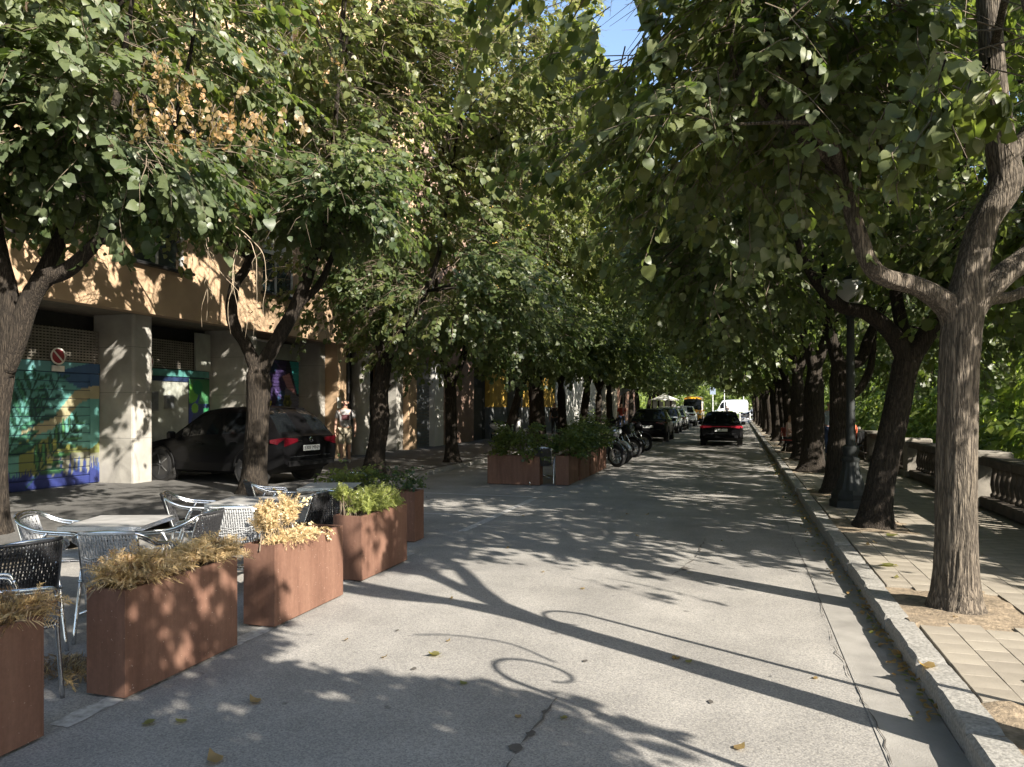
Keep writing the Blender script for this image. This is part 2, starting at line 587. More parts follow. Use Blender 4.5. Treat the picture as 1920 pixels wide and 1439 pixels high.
# lines painted on the parking lane, worn
for (x0, x1, y0, y1) in ((-3.42, -3.30, 3.0, 3.9), (-3.42, -3.30, 4.1, 5.0), (-7.0, -3.9, 10.55, 10.65), (-7.0, -3.6, 13.05, 13.15), (-3.55, -3.43, 9.2, 12.8), (-3.6, -3.48, 5.4, 7.7)):
    mb = MB()
    n = 12
    fr = random.Random(int(x0 * 100 + y0 * 10))
    if x1 - x0 < y1 - y0:
        L = [(x0 + fr.uniform(-.012, .012), y0 + (y1 - y0) * i / n) for i in range(n + 1)]
        Q = [(x1 + fr.uniform(-.012, .012), y0 + (y1 - y0) * i / n) for i in range(n + 1)]
    else:
        L = [(x0 + (x1 - x0) * i / n, y1 + fr.uniform(-.012, .012)) for i in range(n + 1)]
        Q = [(x0 + (x1 - x0) * i / n, y0 + fr.uniform(-.012, .012)) for i in range(n + 1)]
    V = [(p[0], p[1], .004) for p in L + Q]
    F = [(i, n + 1 + i, n + 2 + i, i + 1) for i in range(n)]
    mb.add(V, F)
    tag(mb.build('road_marking', M['paint_white']), kind='structure')

# irregular cracks: along the gutter strip and across the carriageway
def crack(name, pts, wid, seed, z=.0085):
    fr = random.Random(seed)
    P = []
    for i in range(len(pts) - 1):
        a, b = Vector(pts[i]), Vector(pts[i + 1])
        k = max(2, int((b - a).length / .07))
        for j in range(k):
            P.append(a.lerp(b, j / k) + Vector((fr.gauss(0, .007), fr.gauss(0, .007))))
    P.append(Vector(pts[-1]))
    mb = MB()
    V, F = [], []
    for i, p in enumerate(P):
        t = (P[min(i + 1, len(P) - 1)] - P[max(i - 1, 0)]).normalized()
        nrm = Vector((-t.y, t.x))
        ww = wid * max(.05, fr.uniform(.0, 1.3) if fr.random() > .25 else .1)
        V += [(*(p + nrm * ww), z), (*(p - nrm * ww), z)]
        if i: F.append((2 * i - 2, 2 * i - 1, 2 * i + 1, 2 * i))
    mb.add(V, F)
    return tag(mb.build(name, M['crack']), kind='structure')

crack('road_crack', [(KX - .37, 2.6), (KX - .34, 4.2), (KX - .39, 5.6), (KX - .35, 7.5), (KX - .39, 10), (KX - .36, 16)], .0035, 1)
crack('road_crack', [(-1.02, 3.2), (-.98, 4.1)], .006, 2)
crack('road_crack', [(-.62, 7.4), (-.45, 8.3), (-.40, 9.6)], .008, 3)
for i, (px, py, ra) in enumerate(((-1.03, 3.45, .034), (-1.0, 3.62, .026), (-.52, 7.75, .05), (-1.0, 3.9, .016), (-.15, 4.3, .018), (-.95, 4.75, .016), (-1.95, 4.3, .018), (-2.4, 5.0, .016))):
    fr = random.Random(i)
    mb = MB()
    mb.add([(px + ra * fr.uniform(.6, 1.2) * math.cos(a * PI / 5), py + 1.5 * ra * fr.uniform(.6, 1.2) * math.sin(a * PI / 5), .0065) for a in range(10)], [tuple(range(10))])
    tag(mb.build('tar_stain', M['crack']), kind='structure')

# right-hand kerb: granite stones
kerb = empty('kerb', (0, 0, 0)); tag(kerb, kind='structure')
ks = []
for v in range(4):
    mb = MB()
    fr = random.Random(40 + v)
    n = 14
    V, F = [], []
    for i in range(n + 1):
        y = -.492 + .984 * i / n
        e = .012 if i in (0, n) else 0
        j = lambda a: fr.gauss(0, a)
        V += [(0 + j(.002), y, -.02), (.002 + j(.003), y, .095 + j(.003)), (.022 + j(.003), y, SWZ - e + j(.0015)), (.168 + j(.002), y, SWZ + .002 - e + j(.0015)), (.18, y, SWZ - .02), (.18, y, -.02)]
    for i in range(n):
        for k in range(5):
            F.append((6 * i + k, 6 * i + k + 1, 6 * i + 7 + k, 6 * i + 6 + k))
    F += [(5, 4, 3, 2, 1, 0), tuple(6 * n + k for k in range(6))]
    mb.add(V, F)
    ks.append(mb.mesh('kerb_stone', False))
    ks[-1].materials.append(M['granite'])
for i in range(int(END) + 6):
    o = bpy.data.objects.new('kerb_stone', ks[rnd.randrange(4)])
    COL.objects.link(o); o.parent = kerb
    o.location = (KX + rnd.uniform(-.008, .008), -5 + i + .5, rnd.uniform(-.004, .004))
    o.rotation_euler = (0, 0, rnd.uniform(-.004, .004))
# left-hand kerb
kerb2 = empty('kerb', (0, 0, 0)); tag(kerb2, kind='structure')
for i in range(int(END) - 10):
    o = bpy.data.objects.new('kerb_stone', ks[rnd.randrange(4)])
    COL.objects.link(o); o.parent = kerb2
    o.location = (LX + rnd.uniform(-.008, .008), 10 + i + .5, -.02 + rnd.uniform(-.004, .004))
    o.rotation_euler = (0, 0, PI + rnd.uniform(-.004, .004))

# right-hand pavement: bed plus tiles
RTREES = [-4.3, -.3, 3.8, 6.4, 10.5, 14.3, 18.9, 22.9, 26.8, 30.6, 34.6, 38.5, 42.6, 47, 51.5, 56, 61, 66, 71, 76, 82]
sheet('pavement', rect(KX + .18, BALX + .6, -14, END - .5), SWZ - .022, M['mortar'])
tiles = empty('paving', (0, 0, 0)); tag(tiles, kind='structure')
tv = []
for v in range(3):
    mb = MB(); mb.bevel_box((0, 0, -.02), (.2, .2, .04), .0025)
    me = mb.mesh('paving_tile'); me.materials.append(M['tile']); tv.append(me)
TW, TL = .2018, .2018
ntile = 0
far = MB()
def in_pit(x, y):
    for ty in RTREES:
        if abs(y - ty) < .55 and abs(x - 1.62) < .42: return True
    return False
cells = []
for j in range(0, 430):
    for i in range(12):
        x = KX + .18 + .010 + TW * (i + .5); y = 1.4 + TL * (j + .5) + (TL / 2 if i % 2 else 0)
        if in_pit(x, y) or x > BALX - .35: continue
        cells.append((x, y))
def on_view(x, y):
    d = -x * math.sin(YAW) + y * math.cos(YAW); s = x * math.cos(YAW) + y * math.sin(YAW)
    return d > .5 and abs(s / d) * FPX < .52
near = sorted([c for c in cells if on_view(*c)], key=lambda c: c[0] ** 2 + c[1] ** 2)[:300]
nearset = set(near)
for (x, y) in cells:
    z = SWZ + rnd.uniform(-.0016, .0016)
    if (x, y) in nearset:
        o = bpy.data.objects.new('paving_tile', tv[rnd.randrange(3)])
        COL.objects.link(o); o.parent = tiles
        o.location = (x, y, z)
        o.rotation_euler = (rnd.gauss(0, .003), rnd.gauss(0, .004), rnd.gauss(0, .004))
    else:
        far.bevel_box((x, y, z - .02), (.2, .2, .04), .0025)
tag(far.build('paving_tile', M['tile'], tiles), kind='stuff')
# bare soil round each tree
pitm = empty('tree_pits'); pitm.name = 'tree_pit'; tag(pitm, kind='structure')
for ty in RTREES:
    mb = MB()
    mb.grid(lambda u, v: (1.16 + .92 * u, ty - .62 + 1.24 * v, SWZ - .012 + .045 * max(0, noise.noise(Vector((u * 4 + ty, v * 5, 0))) + .3 - 1.4 * max(abs(u - .5), abs(v - .5)) ** 2)), 16, 18)
    mb.build('pit_soil', M['sand'], pitm, smooth='all')

# river, embankment on the far side
mb = MB(); mb.box((4.2, 40, -2.3), (.5, 120, 4.2))
tag(mb.build('river_wall', M['darkstone']), 'weathered stone river wall below the balustrade', 'wall')
sheet('near_bank', rect(4.4, 9.6, -60, 300), -1.7, M['earth'])
sheet('river', rect(9.6, 11.2, -60, 300), -3.9, M['water'])
mb = MB(); mb.box((11.4, 110, -2.5), (.5, 340, 3.2))
tag(mb.build('embankment_wall', M['stone']), 'pale embankment wall on the far side of the river', 'wall')
sheet('far_bank', rect(11.6, 260, -60, 420), -.9, M['pale_ground'])
sheet('end_ground', rect(-60, 4.3, END + 16, 330), .02, M['pale_ground'])

# ================================================================== BALUSTRADE
bal = empty('balustrade', (BALX, 0, SWZ))
tag(bal, 'weathered stone balustrade with square pedestals along the river', 'balustrade')
bp = MB(); bp.lathe([(.050, .0), (.062, .02), (.062, .05), (.040, .07), (.046, .10), (.064, .19), (.058, .27), (.036, .38), (.034, .43), (.054, .46), (.054, .49)], 10)
balm = bp.mesh('baluster', 'all'); balm.materials.append(M['darkstone'])
farb = MB()
PED0, PSTEP = -1.55, 4.95
for k in range(18):
    y0 = PED0 + PSTEP * k
    mb = MB()
    mb.bevel_box((0, y0, .06), (.52, .56, .12), .015)
    mb.bevel_box((0, y0, .40), (.40, .42, .56), .012)
    ped = mb.build('pedestal', M['stone'], bal)
    mb = MB()
    mb.bevel_box((0, y0, .715), (.47, .50, .07), .015)
    mb.bevel_box((0, y0, .79), (.56, .60, .08), .025)
    mb.build('pedestal_cap', M['stone'], ped)
    ya, yb = y0 + .28, y0 + PSTEP - .28
    mb = MB(); mb.bevel_box((0, (ya + yb) / 2, .075), (.34, yb - ya + .1, .15), .015)
    mb.build('plinth', M['darkstone'], bal)
    nst = 3
    for q in range(nst):
        l = (yb - ya) / nst
        mb = MB(); mb.bevel_box((0, ya + l * (q + .5), .705), (.38, l - .008, .13), .03)
        mb.build('coping_stone', M['darkstone'], bal)
    nb = 21
    for q in range(nb):
        y = ya + (yb - ya) * (q + .5) / nb
        if 2 <= k <= 6:
            o = bpy.data.objects.new('baluster', balm); COL.objects.link(o); o.parent = bal
            o.location = (0, y, .15)
        else:
            farb.lathe([(.055, .15), (.04, .22), (.062, .34), (.036, .53), (.052, .64)], 6, (0, y, 0))
tag(farb.build('baluster', M['darkstone'], bal, smooth='all'), kind='stuff')

# ================================================================== MURALS (painted per vertex on real slats)
def inpoly(px, py, poly):
    c = np.zeros(px.shape, bool)
    n = len(poly); j = n - 1
    for i in range(n):
        xi, yi = poly[i]; xj, yj = poly[j]
        hit = ((yi > py) != (yj > py)) & (px < (xj - xi) * (py - yi) / ((yj - yi) if yj != yi else 1e-9) + xi)
        c ^= hit; j = i
    return c


def frond(colr, P, base, tip, nl, ll, dark, light, lw=.16):
    """palm frond of lens-shaped leaflets painted into colr at coordinates P=(y,z)"""
    b, t = np.array(base, float), np.array(tip, float)
    ax = t - b; ln = np.hypot(*ax); ax /= ln
    nr = np.array([-ax[1], ax[0]])
    y, z = P
    d = np.abs((y - b[0]) * nr[0] + (z - b[1]) * nr[1]); a = (y - b[0]) * ax[0] + (z - b[1]) * ax[1]
    colr[(d < .018) & (a > 0) & (a < ln)] = dark
    for i in range(nl):
        f = (i + .5) / nl
        o = b + ax * ln * (.15 + .85 * f)
        l = ll * (1 - .6 * f) * (1 + .15 * math.sin(i * 5))
        for sd in (1, -1):
            dr = ax * .75 + nr * sd * .75; dr /= np.hypot(*dr)
            nn = np.array([-dr[1], dr[0]])
            u = (y - o[0]) * dr[0] + (z - o[1]) * dr[1]; v = (y - o[0]) * nn[0] + (z - o[1]) * nn[1]
            hw = lw * l * np.sin(np.clip(u / l, 0, 1) * PI) ** .8
            m = (u > 0) & (u < l) & (np.abs(v) < hw)
            colr[m] = dark
            m2 = m & (v > hw * -.25) & (v < hw * .6)
            k = (i + (sd > 0)) % 3
            colr[m2] = np.array(light) * (.6 + .25 * k)


def mural_jungle(y, z):
    c = np.zeros(y.shape + (3,))
    t = np.clip((z - .2) / 2.3, 0, 1)[..., None]
    c[:] = np.array((.06, .27, .27)) * t + np.array((.10, .33, .25)) * (1 - t)
    c[z > 2.30] = (.09, .30, .31)
    c[inpoly(y, z, [(11.1, 2.32), (12.2, 2.6), (12.2, 1.9), (11.75, 1.93), (11.2, 2.2)])] = (.022, .085, .20)
    band = inpoly(y, z, [(10.35, 1.2), (10.9, 1.38), (11.2, 1.62), (11.5, 1.95), (11.9, 2.05), (12.2, 2.07), (12.2, 1.80), (11.85, 1.80), (11.6, 1.7), (11.3, 1.40), (11.0, 1.22), (10.4, 1.02)])
    c[band] = (.34, .30, .16)
    olive = z < .95 + .12 * np.sin(y * 3.1) + .05 * np.sin(y * 11)
    c[olive & (y > 10.3)] = (.17, .19, .035)
    c[olive & (y > 10.9) & (z < .72)] = (.19, .19, .13)
    for i in range(70):
        x0 = 8.9 + 3.3 * ((i * .618) % 1); h = .38 + .32 * ((i * .377) % 1)
        m = (np.abs(y - x0 - .1 * (z - .3) * math.sin(i)) < .035 * np.clip((h - z) / .3, 0, 1)) & (z < h)
        c[m] = (.012, .030, .16) if i % 3 else (.02, .07, .28)
    c[z < .36 + .05 * np.sin(y * 17)] = (.010, .022, .15)
    dk = (.010, .065, .045); lt = (.035, .20, .11)
    frond(c, (y, z), (9.9, .35), (10.72, 2.25), 7, .80, dk, lt, .125)
    frond(c, (y, z), (10.5, 1.1), (11.2, 2.28), 5, .5, (.010, .05, .055), (.02, .13, .10), .12)
    frond(c, (y, z), (10.45, .15), (11.6, 1.38), 7, .62, (.006, .045, .030), (.05, .20, .06), .125)
    for (a, b, r) in ((11.05, .95, .05), (11.35, .85, .05), (10.95, .62, .06)):
        c[(y - a) ** 2 + (z - b) ** 2 < r * r] = (.40, .40, .05)
    g = c.mean(-1, keepdims=True)
    return g + (c - g) * .8


def mural_flowers(y, z):
    c = np.zeros(y.shape + (3,))
    c[:] = (.035, .022, .075)
    n1 = np.sin(y * 2.6 + z * 1.9) + np.sin(z * 3.3 - y * 1.2)
    c[n1 > .5] = (.025, .05, .11)
    c[n1 < -.9] = (.018, .016, .03)
    c[np.abs(np.sin(y * 3 + z * 4)) < .12] = (.10, .07, .20)
    c[inpoly(y, z, [(18.75, 3.1), (19.4, 3.1), (19.4, 2.05), (19.2, 2.0)])] = (.05, .34, .33)
    c[inpoly(y, z, [(18.45, 2.5), (18.8, 2.6), (19.15, 2.0), (19.0, 1.75)])] = (.40, .20, .22)
    c[inpoly(y, z, [(18.6, 2.2), (19.3, 1.9), (19.3, 1.5), (18.5, 1.5)])] = (.17, .16, .22)
    def flower(a, b, r, c1, c2, c3):
        d = np.hypot((y - a), (z - b) * .85); th = np.arctan2(z - b, y - a)
        rr = r * (1 + .14 * np.cos(th * 6))
        c[d < rr] = c1; c[d < rr * .68] = c2; c[d < rr * .3] = c3
    flower(18.45, 1.05, .34, (.36, .10, .03), (.24, .03, .015), (.46, .34, .04))
    flower(17.2, 1.12, .26, (.42, .13, .03), (.42, .26, .16), (.26, .04, .02))
    flower(16.1, .95, .24, (.34, .03, .02), (.40, .16, .03), (.10, .25, .18))
    flower(17.7, 1.75, .22, (.36, .33, .04), (.14, .17, .03), (.42, .16, .03))
    flower(17.75, 2.25, .18, (.22, .2, .04), (.10, .12, .03), (.3, .24, .06))
    flower(18.7, 1.75, .20, (.14, .15, .05), (.05, .06, .03), (.22, .21, .05))
    flower(16.15, 2.0, .25, (.09, .06, .25), (.2, .2, .34), (.09, .06, .25))
    c[(y < 16.3) & (z > 2.3)] = (.04, .26, .2)
    c[(z < 1.0) & (np.sin(y * 9) > .3) & (y > 18.8)] = (.02, .11, .08)
    c[(z < .8) & (y < 17.2)] = (.03, .02, .05)
    return c


def slats(parent, x0, y0, y1, z0, z1, n, fn, step=.025, name='slat', bulge=.010, mat='attr'):
    ny = max(2, int((y1 - y0) / step))
    hz = (z1 - z0) / n
    prof = [(-.002, .03), (bulge * .8, .12), (bulge, .38), (bulge, .62), (bulge * .8, .9), (-.002, .975)]
    ys = np.linspace(y0, y1, ny + 1)
    for k in range(n):
        V, Cc = [], []
        for (px, pz) in prof:
            zz = z0 + hz * (k + pz)
            V.append(np.stack([np.full(ny + 1, x0 + px), ys, np.full(ny + 1, zz)], 1))
            Cc.append(fn(ys, np.full(ny + 1, zz)))
        V = np.concatenate(V); Cc = np.concatenate(Cc)
        F = [(j * (ny + 1) + i, j * (ny + 1) + i + 1, (j + 1) * (ny + 1) + i + 1, (j + 1) * (ny + 1) + i) for j in range(len(prof) - 1) for i in range(ny)]
        me = bpy.data.meshes.new(name)
        me.from_pydata(V.tolist(), [], F)
        ca = me.color_attributes.new('Col', 'FLOAT_COLOR', 'POINT')
        ca.data.foreach_set('color', np.concatenate([Cc, np.ones((len(Cc), 1))], 1).ravel())
        link_mesh(name, me, M[mat], parent)


def decal(parent, name, x, y0, y1, z0, z1, fn, step=.02):
    ny, nz = int((y1 - y0) / step), int((z1 - z0) / step)
    ys, zs = np.meshgrid(np.linspace(y0, y1, ny + 1), np.linspace(z0, z1, nz + 1))
    C = fn(ys, zs).reshape(-1, 3)
    V = np.stack([np.full(ys.size, x), ys.ravel(), zs.ravel()], 1)
    F = [(j * (ny + 1) + i, j * (ny + 1) + i + 1, (j + 1) * (ny + 1) + i + 1, (j + 1) * (ny + 1) + i) for j in range(nz) for i in range(ny)]
    me = bpy.data.meshes.new(name); me.from_pydata(V.tolist(), [], F)
    ca = me.color_attributes.new('Col', 'FLOAT_COLOR', 'POINT')
    ca.data.foreach_set('color', np.concatenate([C, np.ones((len(C), 1))], 1).ravel())
    return link_mesh(name, me, M['attr'], parent)


# ================================================================== OCHRE BUILDING
FX = -11.25          # street face of the upper wall
DX = -12.45          # plane of the doors on the ground floor
ob = empty('apartment_building', (0, 0, 0))
tag(ob, 'ochre apartment building over grey concrete pillars with painted garage doors', 'building')


def facade(parent, name, x, th, ybr, zbr, holes, mat):
    """wall slab facing +X made of panels round its openings"""
    mb = MB()
    for i in range(len(ybr) - 1):
        for j in range(len(zbr) - 1):
            yc, zc = (ybr[i] + ybr[i + 1]) / 2, (zbr[j] + zbr[j + 1]) / 2
            if any(a < yc < b and c < zc < d for a, b, c, d in holes): continue
            mb.box((x - th / 2, yc, zc), (th, ybr[i + 1] - ybr[i], zbr[j + 1] - zbr[j]))
    return mb.build(name, mat, parent)


def window(parent, x, y0, y1, z0, z1, sill=True, frame='frame_white', depth=.16, awn=False):
    mb = MB()
    f = .055
    xx = x - depth
    mb.box((xx, (y0 + y1) / 2, z0 + f / 2), (.06, y1 - y0, f)); mb.box((xx, (y0 + y1) / 2, z1 - f / 2), (.06, y1 - y0, f))
    for yy in (y0 + f / 2, y1 - f / 2, (y0 + y1) / 2): mb.box((xx + .002, yy, (z0 + z1) / 2), (.06, f, z1 - z0 - 2 * f - .002))
    wn = mb.build('window', M[frame], parent)
    for (a, b) in ((y0 + f, (y0 + y1) / 2 - f / 2), ((y0 + y1) / 2 + f / 2, y1 - f)):
        mb = MB(); mb.box((xx - .005, (a + b) / 2, (z0 + z1) / 2), (.012, b - a - .002, z1 - z0 - 2 * f - .002)); mb.build('pane', M['glass'], wn)
    if sill:
        mb = MB(); mb.bevel_box((x + .02, (y0 + y1) / 2, z0 - .035), (.20, y1 - y0 + .16, .06), .01); mb.build('sill', M['darkmetal'], wn)
    return wn


wy = [4.3 + 4.1 * k for k in range(5)]            # window axes
holes, zc = [], [3.5, 4.5, 6.4, 7.6, 9.5, 10.7, 12.6, 15.5]
yb = sorted({2.0, 25.0} | {a - .75 for a in wy} | {a + .75 for a in wy})
for a in wy:
    for z0 in (4.5, 7.6, 10.7): holes.append((a - .75, a + .75, z0, z0 + 1.9))
facade(ob, 'wall', FX, .3, yb, zc, holes, M['ochre'])
for a in wy:
    for z0 in (4.5, 7.6, 10.7):
        wn = window(ob, FX, a - .75, a + .75, z0, z0 + 1.9)
        mb = MB()        # half-lowered white roller blind
        h = .5 + .5 * ((a * 7 + z0 * 3) % 1)
        for q in range(int(h / .06)):
            mb.box((FX - .115, a, z0 + 1.84 - .06 * (q + .5)), (.012, 1.36, .052))
        mb.build('blind', M['frame_white'], wn)
for a in wy[1:4]:
    mb = MB()
    mb.add([(FX + .01, a - .9, 12.7), (FX + .01, a + .9, 12.7), (FX + .9, a + .9, 12.1), (FX + .9, a - .9, 12.1), (FX + .9, a - .9, 11.85), (FX + .9, a + .9, 11.85)], [(0, 3, 2, 1), (3, 4, 5, 2)])
    mb.build('awning', M['red_awning'], ob)
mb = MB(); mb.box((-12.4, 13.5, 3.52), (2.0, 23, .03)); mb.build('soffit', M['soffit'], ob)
mb = MB(); mb.box((-14.5, 13.5, 9.5), (5.6, 23, 11.96)); mb.build('core', M['ochre'], ob)
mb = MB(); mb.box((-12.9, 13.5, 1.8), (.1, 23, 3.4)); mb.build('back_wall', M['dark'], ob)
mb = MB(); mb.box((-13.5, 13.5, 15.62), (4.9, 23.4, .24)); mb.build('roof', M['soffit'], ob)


def pillar(y, th, xf, xb, h=3.5):
    mb = MB()
    r = th / 2; c_ = .05
    pts = [(xb, y - r), (xf - c_, y - r), (xf - .015, y - r + .015), (xf, y - r + c_), (xf, y + r - c_), (xf - .015, y + r - .015), (xf - c_, y + r), (xb, y + r)]
    n = len(pts)
    zs = [LZ, 1.0, 1.008, 1.92, 1.928, 2.84, 2.848, h]
    V = []
    for k, z in enumerate(zs): V += [(p[0], p[1], z) for p in pts]
    F, mi = [], []
    for k in range(len(zs) - 1):
        for i in range(n):
            F.append((k * n + i, k * n + (i + 1) % n, (k + 1) * n + (i + 1) % n, (k + 1) * n + i)); mi.append(1 if k in (1, 3, 5) else 0)
    b = len(mb.v); mb.v += V; mb.f += F; mb.mi += mi
    return mb.build('pillar', [M['pillar'], M['joint']], ob)


pillar(12.36, .52, -11.60, -12.6)
pillar(15.66, .50, -11.45, -12.6)
pillar(19.5, .36, -11.78, -12.6)
pillar(8.75, .5, -11.35, -12.6)
mb = MB(); mb.lathe([(.29, LZ), (.29, 3.5)], 28, (-11.6, 21.5, 0)); mb.build('pillar', M['pillar'], ob, smooth=True)
for (y, x1, th) in ((19.95, -11.4, .52), (24.6, -11.2, .7), (4.0, -11.4, .6)):
    mb = MB(); mb.box(((x1 - 12.6) / 2, y, (LZ + 3.498) / 2), (x1 + 12.6, th, 3.498 - LZ)); mb.build('pilaster', M['ochre'], ob)
mb = MB(); mb.box((-11.75, 23.95, 1.8), (.7, .55, 3.38)); mb.build('pilaster', M['pillar'], ob)

# garage door with the jungle mural
d1 = empty('garage_door'); d1.parent = ob
slats(d1, DX, 9.02, 12.08, LZ + .01, 2.30, 13, mural_jungle)
mb = MB(); mb.box((DX - .03, 10.55, 1.3), (.04, 3.06, 2.4)); mb.build('door_backing', M['navy'], d1)
decal(d1, 'header_band', DX + .03, 9.02, 12.08, 2.31, 2.50, mural_jungle)
mb = MB(); mb.box((DX, 10.55, 2.405), (.05, 3.05, .18)); mb.build('header', M['teal'], d1)
decal(d1, 'door_post', DX + .028, 11.84, 12.07, .12, 2.29, mural_jungle)


def lattice(parent, y0, y1, z0, z1, x=DX + .02):
    mb = MB()
    nz = int((z1 - z0) / .055); ny = int((y1 - y0) / .075)
    for k in range(nz + 1): mb.box((x, (y0 + y1) / 2, z0 + k * .055), (.014, y1 - y0, .030))
    for k in range(ny + 1): mb.box((x + .002, y0 + k * .075, (z0 + z1) / 2), (.012, .016, z1 - z0))
    return tag(mb.build('grille', M['lattice'], parent), kind='stuff')


def no_parking_sign(y, z, x=DX + .09):
    g = empty('no_parking_sign', (x, y, z))
    tag(g, 'round dark red no-parking sign with white rim above the ' + ('jungle mural garage door' if y < 12 else 'garage entrance with the black car'), 'sign', 'no-parking signs on garage headers')
    mb = MB(); mb.lathe([(.135, .0), (.165, .0), (.165, .012), (.135, .012)], 32, axis='X', cap=False); mb.build('rim', M['signwhite'], g, smooth=True)
    mb = MB(); mb.lathe([(.136, .0), (.136, .008)], 32, axis='X'); mb.build('disc', M['signred'], g)
    mb = MB(); mb.bar((.012, -.095, .095), (.012, .095, -.095), .008, .03); mb.build('slash', M['signwhite'], g)
    mb = MB(); mb.box((.004, 0, -.235), (.012, .27, .11)); mb.build('notice_plate', M['signwhite'], g)
    mb = MB(); mb.box((-.05, 0, -.05), (.05, .05, .26)); mb.build('bracket', M['darkmetal'], g)


lattice(ob, 9.05, 12.05, 2.53, 3.16)
no_parking_sign(11.05, 2.60)

# garage entrance with pale door
d2 = empty('garage_door'); d2.parent = ob
mb = MB(); mb.box((DX, 13.65, 1.20), (.05, 1.96, 2.18)); mb.build('door_panel', M['panel_grey'], d2)
mb = MB(); mb.box((DX + .02, 13.98, 2.41), (.08, 2.66, .15)); mb.build('header', M['teal'], d2)
mb = MB(); mb.box((DX + .018, 13.65, 2.27), (.06, 1.96, .10)); mb.build('lintel', M['navy'], d2)
for (a, b, c, d) in ((13.0, 13.62, 1.55, 1.98), (13.85, 14.1, 1.6, 1.9), (13.1, 13.4, 1.1, 1.4)):
    mb = MB(); mb.bevel_box((DX + .06, (a + b) / 2, (c + d) / 2), (.08, b - a, d - c), .01); bx = mb.build('meter_box', M['frame_grey'], d2)
    mb = MB(); mb.box((DX + .103, (a + b) / 2, (c + d) / 2), (.006, b - a - .06, d - c - .06)); mb.build('meter_cover', M['shutter_grey'], bx)
def leafpanel(y, z):
    c = np.zeros(y.shape + (3,)); c[:] = (.03, .05, .13)
    c[z > 1.7] = (.05, .17, .07)
    c[np.abs(y - 14.75 - .2 * np.sin(z * 4)) < .16 * np.clip((2.3 - z), 0, 1)] = (.03, .05, .24)
    c[np.hypot(y - 14.75, z - 1.95) < .22] = (.12, .34, .06)
    c[np.hypot(y - 14.95, z - 2.1) < .17] = (.02, .16, .07)
    c[np.hypot(y - 14.85, z - 1.6) < .12] = (.16, .36, .05)
    c[(y > 15.15) & (z > 1.3) & (z < 1.6)] = (.04, .24, .10)
    return c
mb = MB(); mb.box((DX, 15.0, 1.22), (.05, .72, 2.2)); mb.build('side_panel', M['navy'], d2)
decal(d2, 'painted_plant', DX + .028, 14.65, 15.36, .13, 2.3, leafpanel)
mb = MB(); mb.box((DX + .04, 15.1, 2.95), (.06, .5, .9)); mb.build('frame_post', M['panel_grey'], d2)
lattice(ob, 12.65, 14.8, 2.53, 3.16)
no_parking_sign(13.3, 2.62)

# roller shutter with the flower mural
d3 = empty('roller_shutter'); d3.parent = ob
slats(d3, DX, 15.95, 19.28, LZ + .01, 2.95, 30, mural_flowers, step=.03, bulge=.008)
mb = MB(); mb.box((DX - .03, 17.6, 1.6), (.04, 3.3, 2.9)); mb.build('shutter_backing', M['dark'], d3)
mb = MB(); mb.box((DX + .0, 17.6, 3.2), (.06, 3.3, .46)); mb.build('header', M['panel_grey'], d3)
mb = MB(); mb.tube([(DX + .35, 16.4, 3.40), (DX + .35, 17.6, 3.40)], .04, 10); mb.build('light_tube', M['signwhite'], ob)
# door recess, notices, intercom, bracket
d4 = empty('entrance_door'); d4.parent = ob
mb = MB(); mb.box((DX, 20.8, 1.35), (.05, 1.0, 2.5)); mb.build('door_leaf', M['frame_grey'], d4)
mb = MB(); mb.box((DX, 20.8, 2.85), (.05, 1.0, .4)); mb.build('transom', M['darkmetal'], d4)
mb = MB(); mb.box((DX + .05, 20.35, 1.2), (.06, .03, .5)); mb.build('handle', M['chrome'], d4)
for (y, z, s) in ((19.78, 1.75, (.012, .22, .32)), (20.1, 1.55, (.012, .14, .22))):
    mb = MB(); mb.box((-11.39, y, z), s); mb.build('notice', M['signwhite'], ob)
mb = MB(); mb.box((-11.1, 20.75, 3.62), (.3, .75, .05)); mb.box((-11.1, 20.9, 3.54), (.05, .05, .1)); mb.build('lamp_bracket', M['darkmetal'], ob)
mb = MB(); mb.tube([(-11.36, 20.28, LZ), (-11.36, 20.28, 3.4)], .035, 8); mb.build('drainpipe', M['darkmetal'], ob)

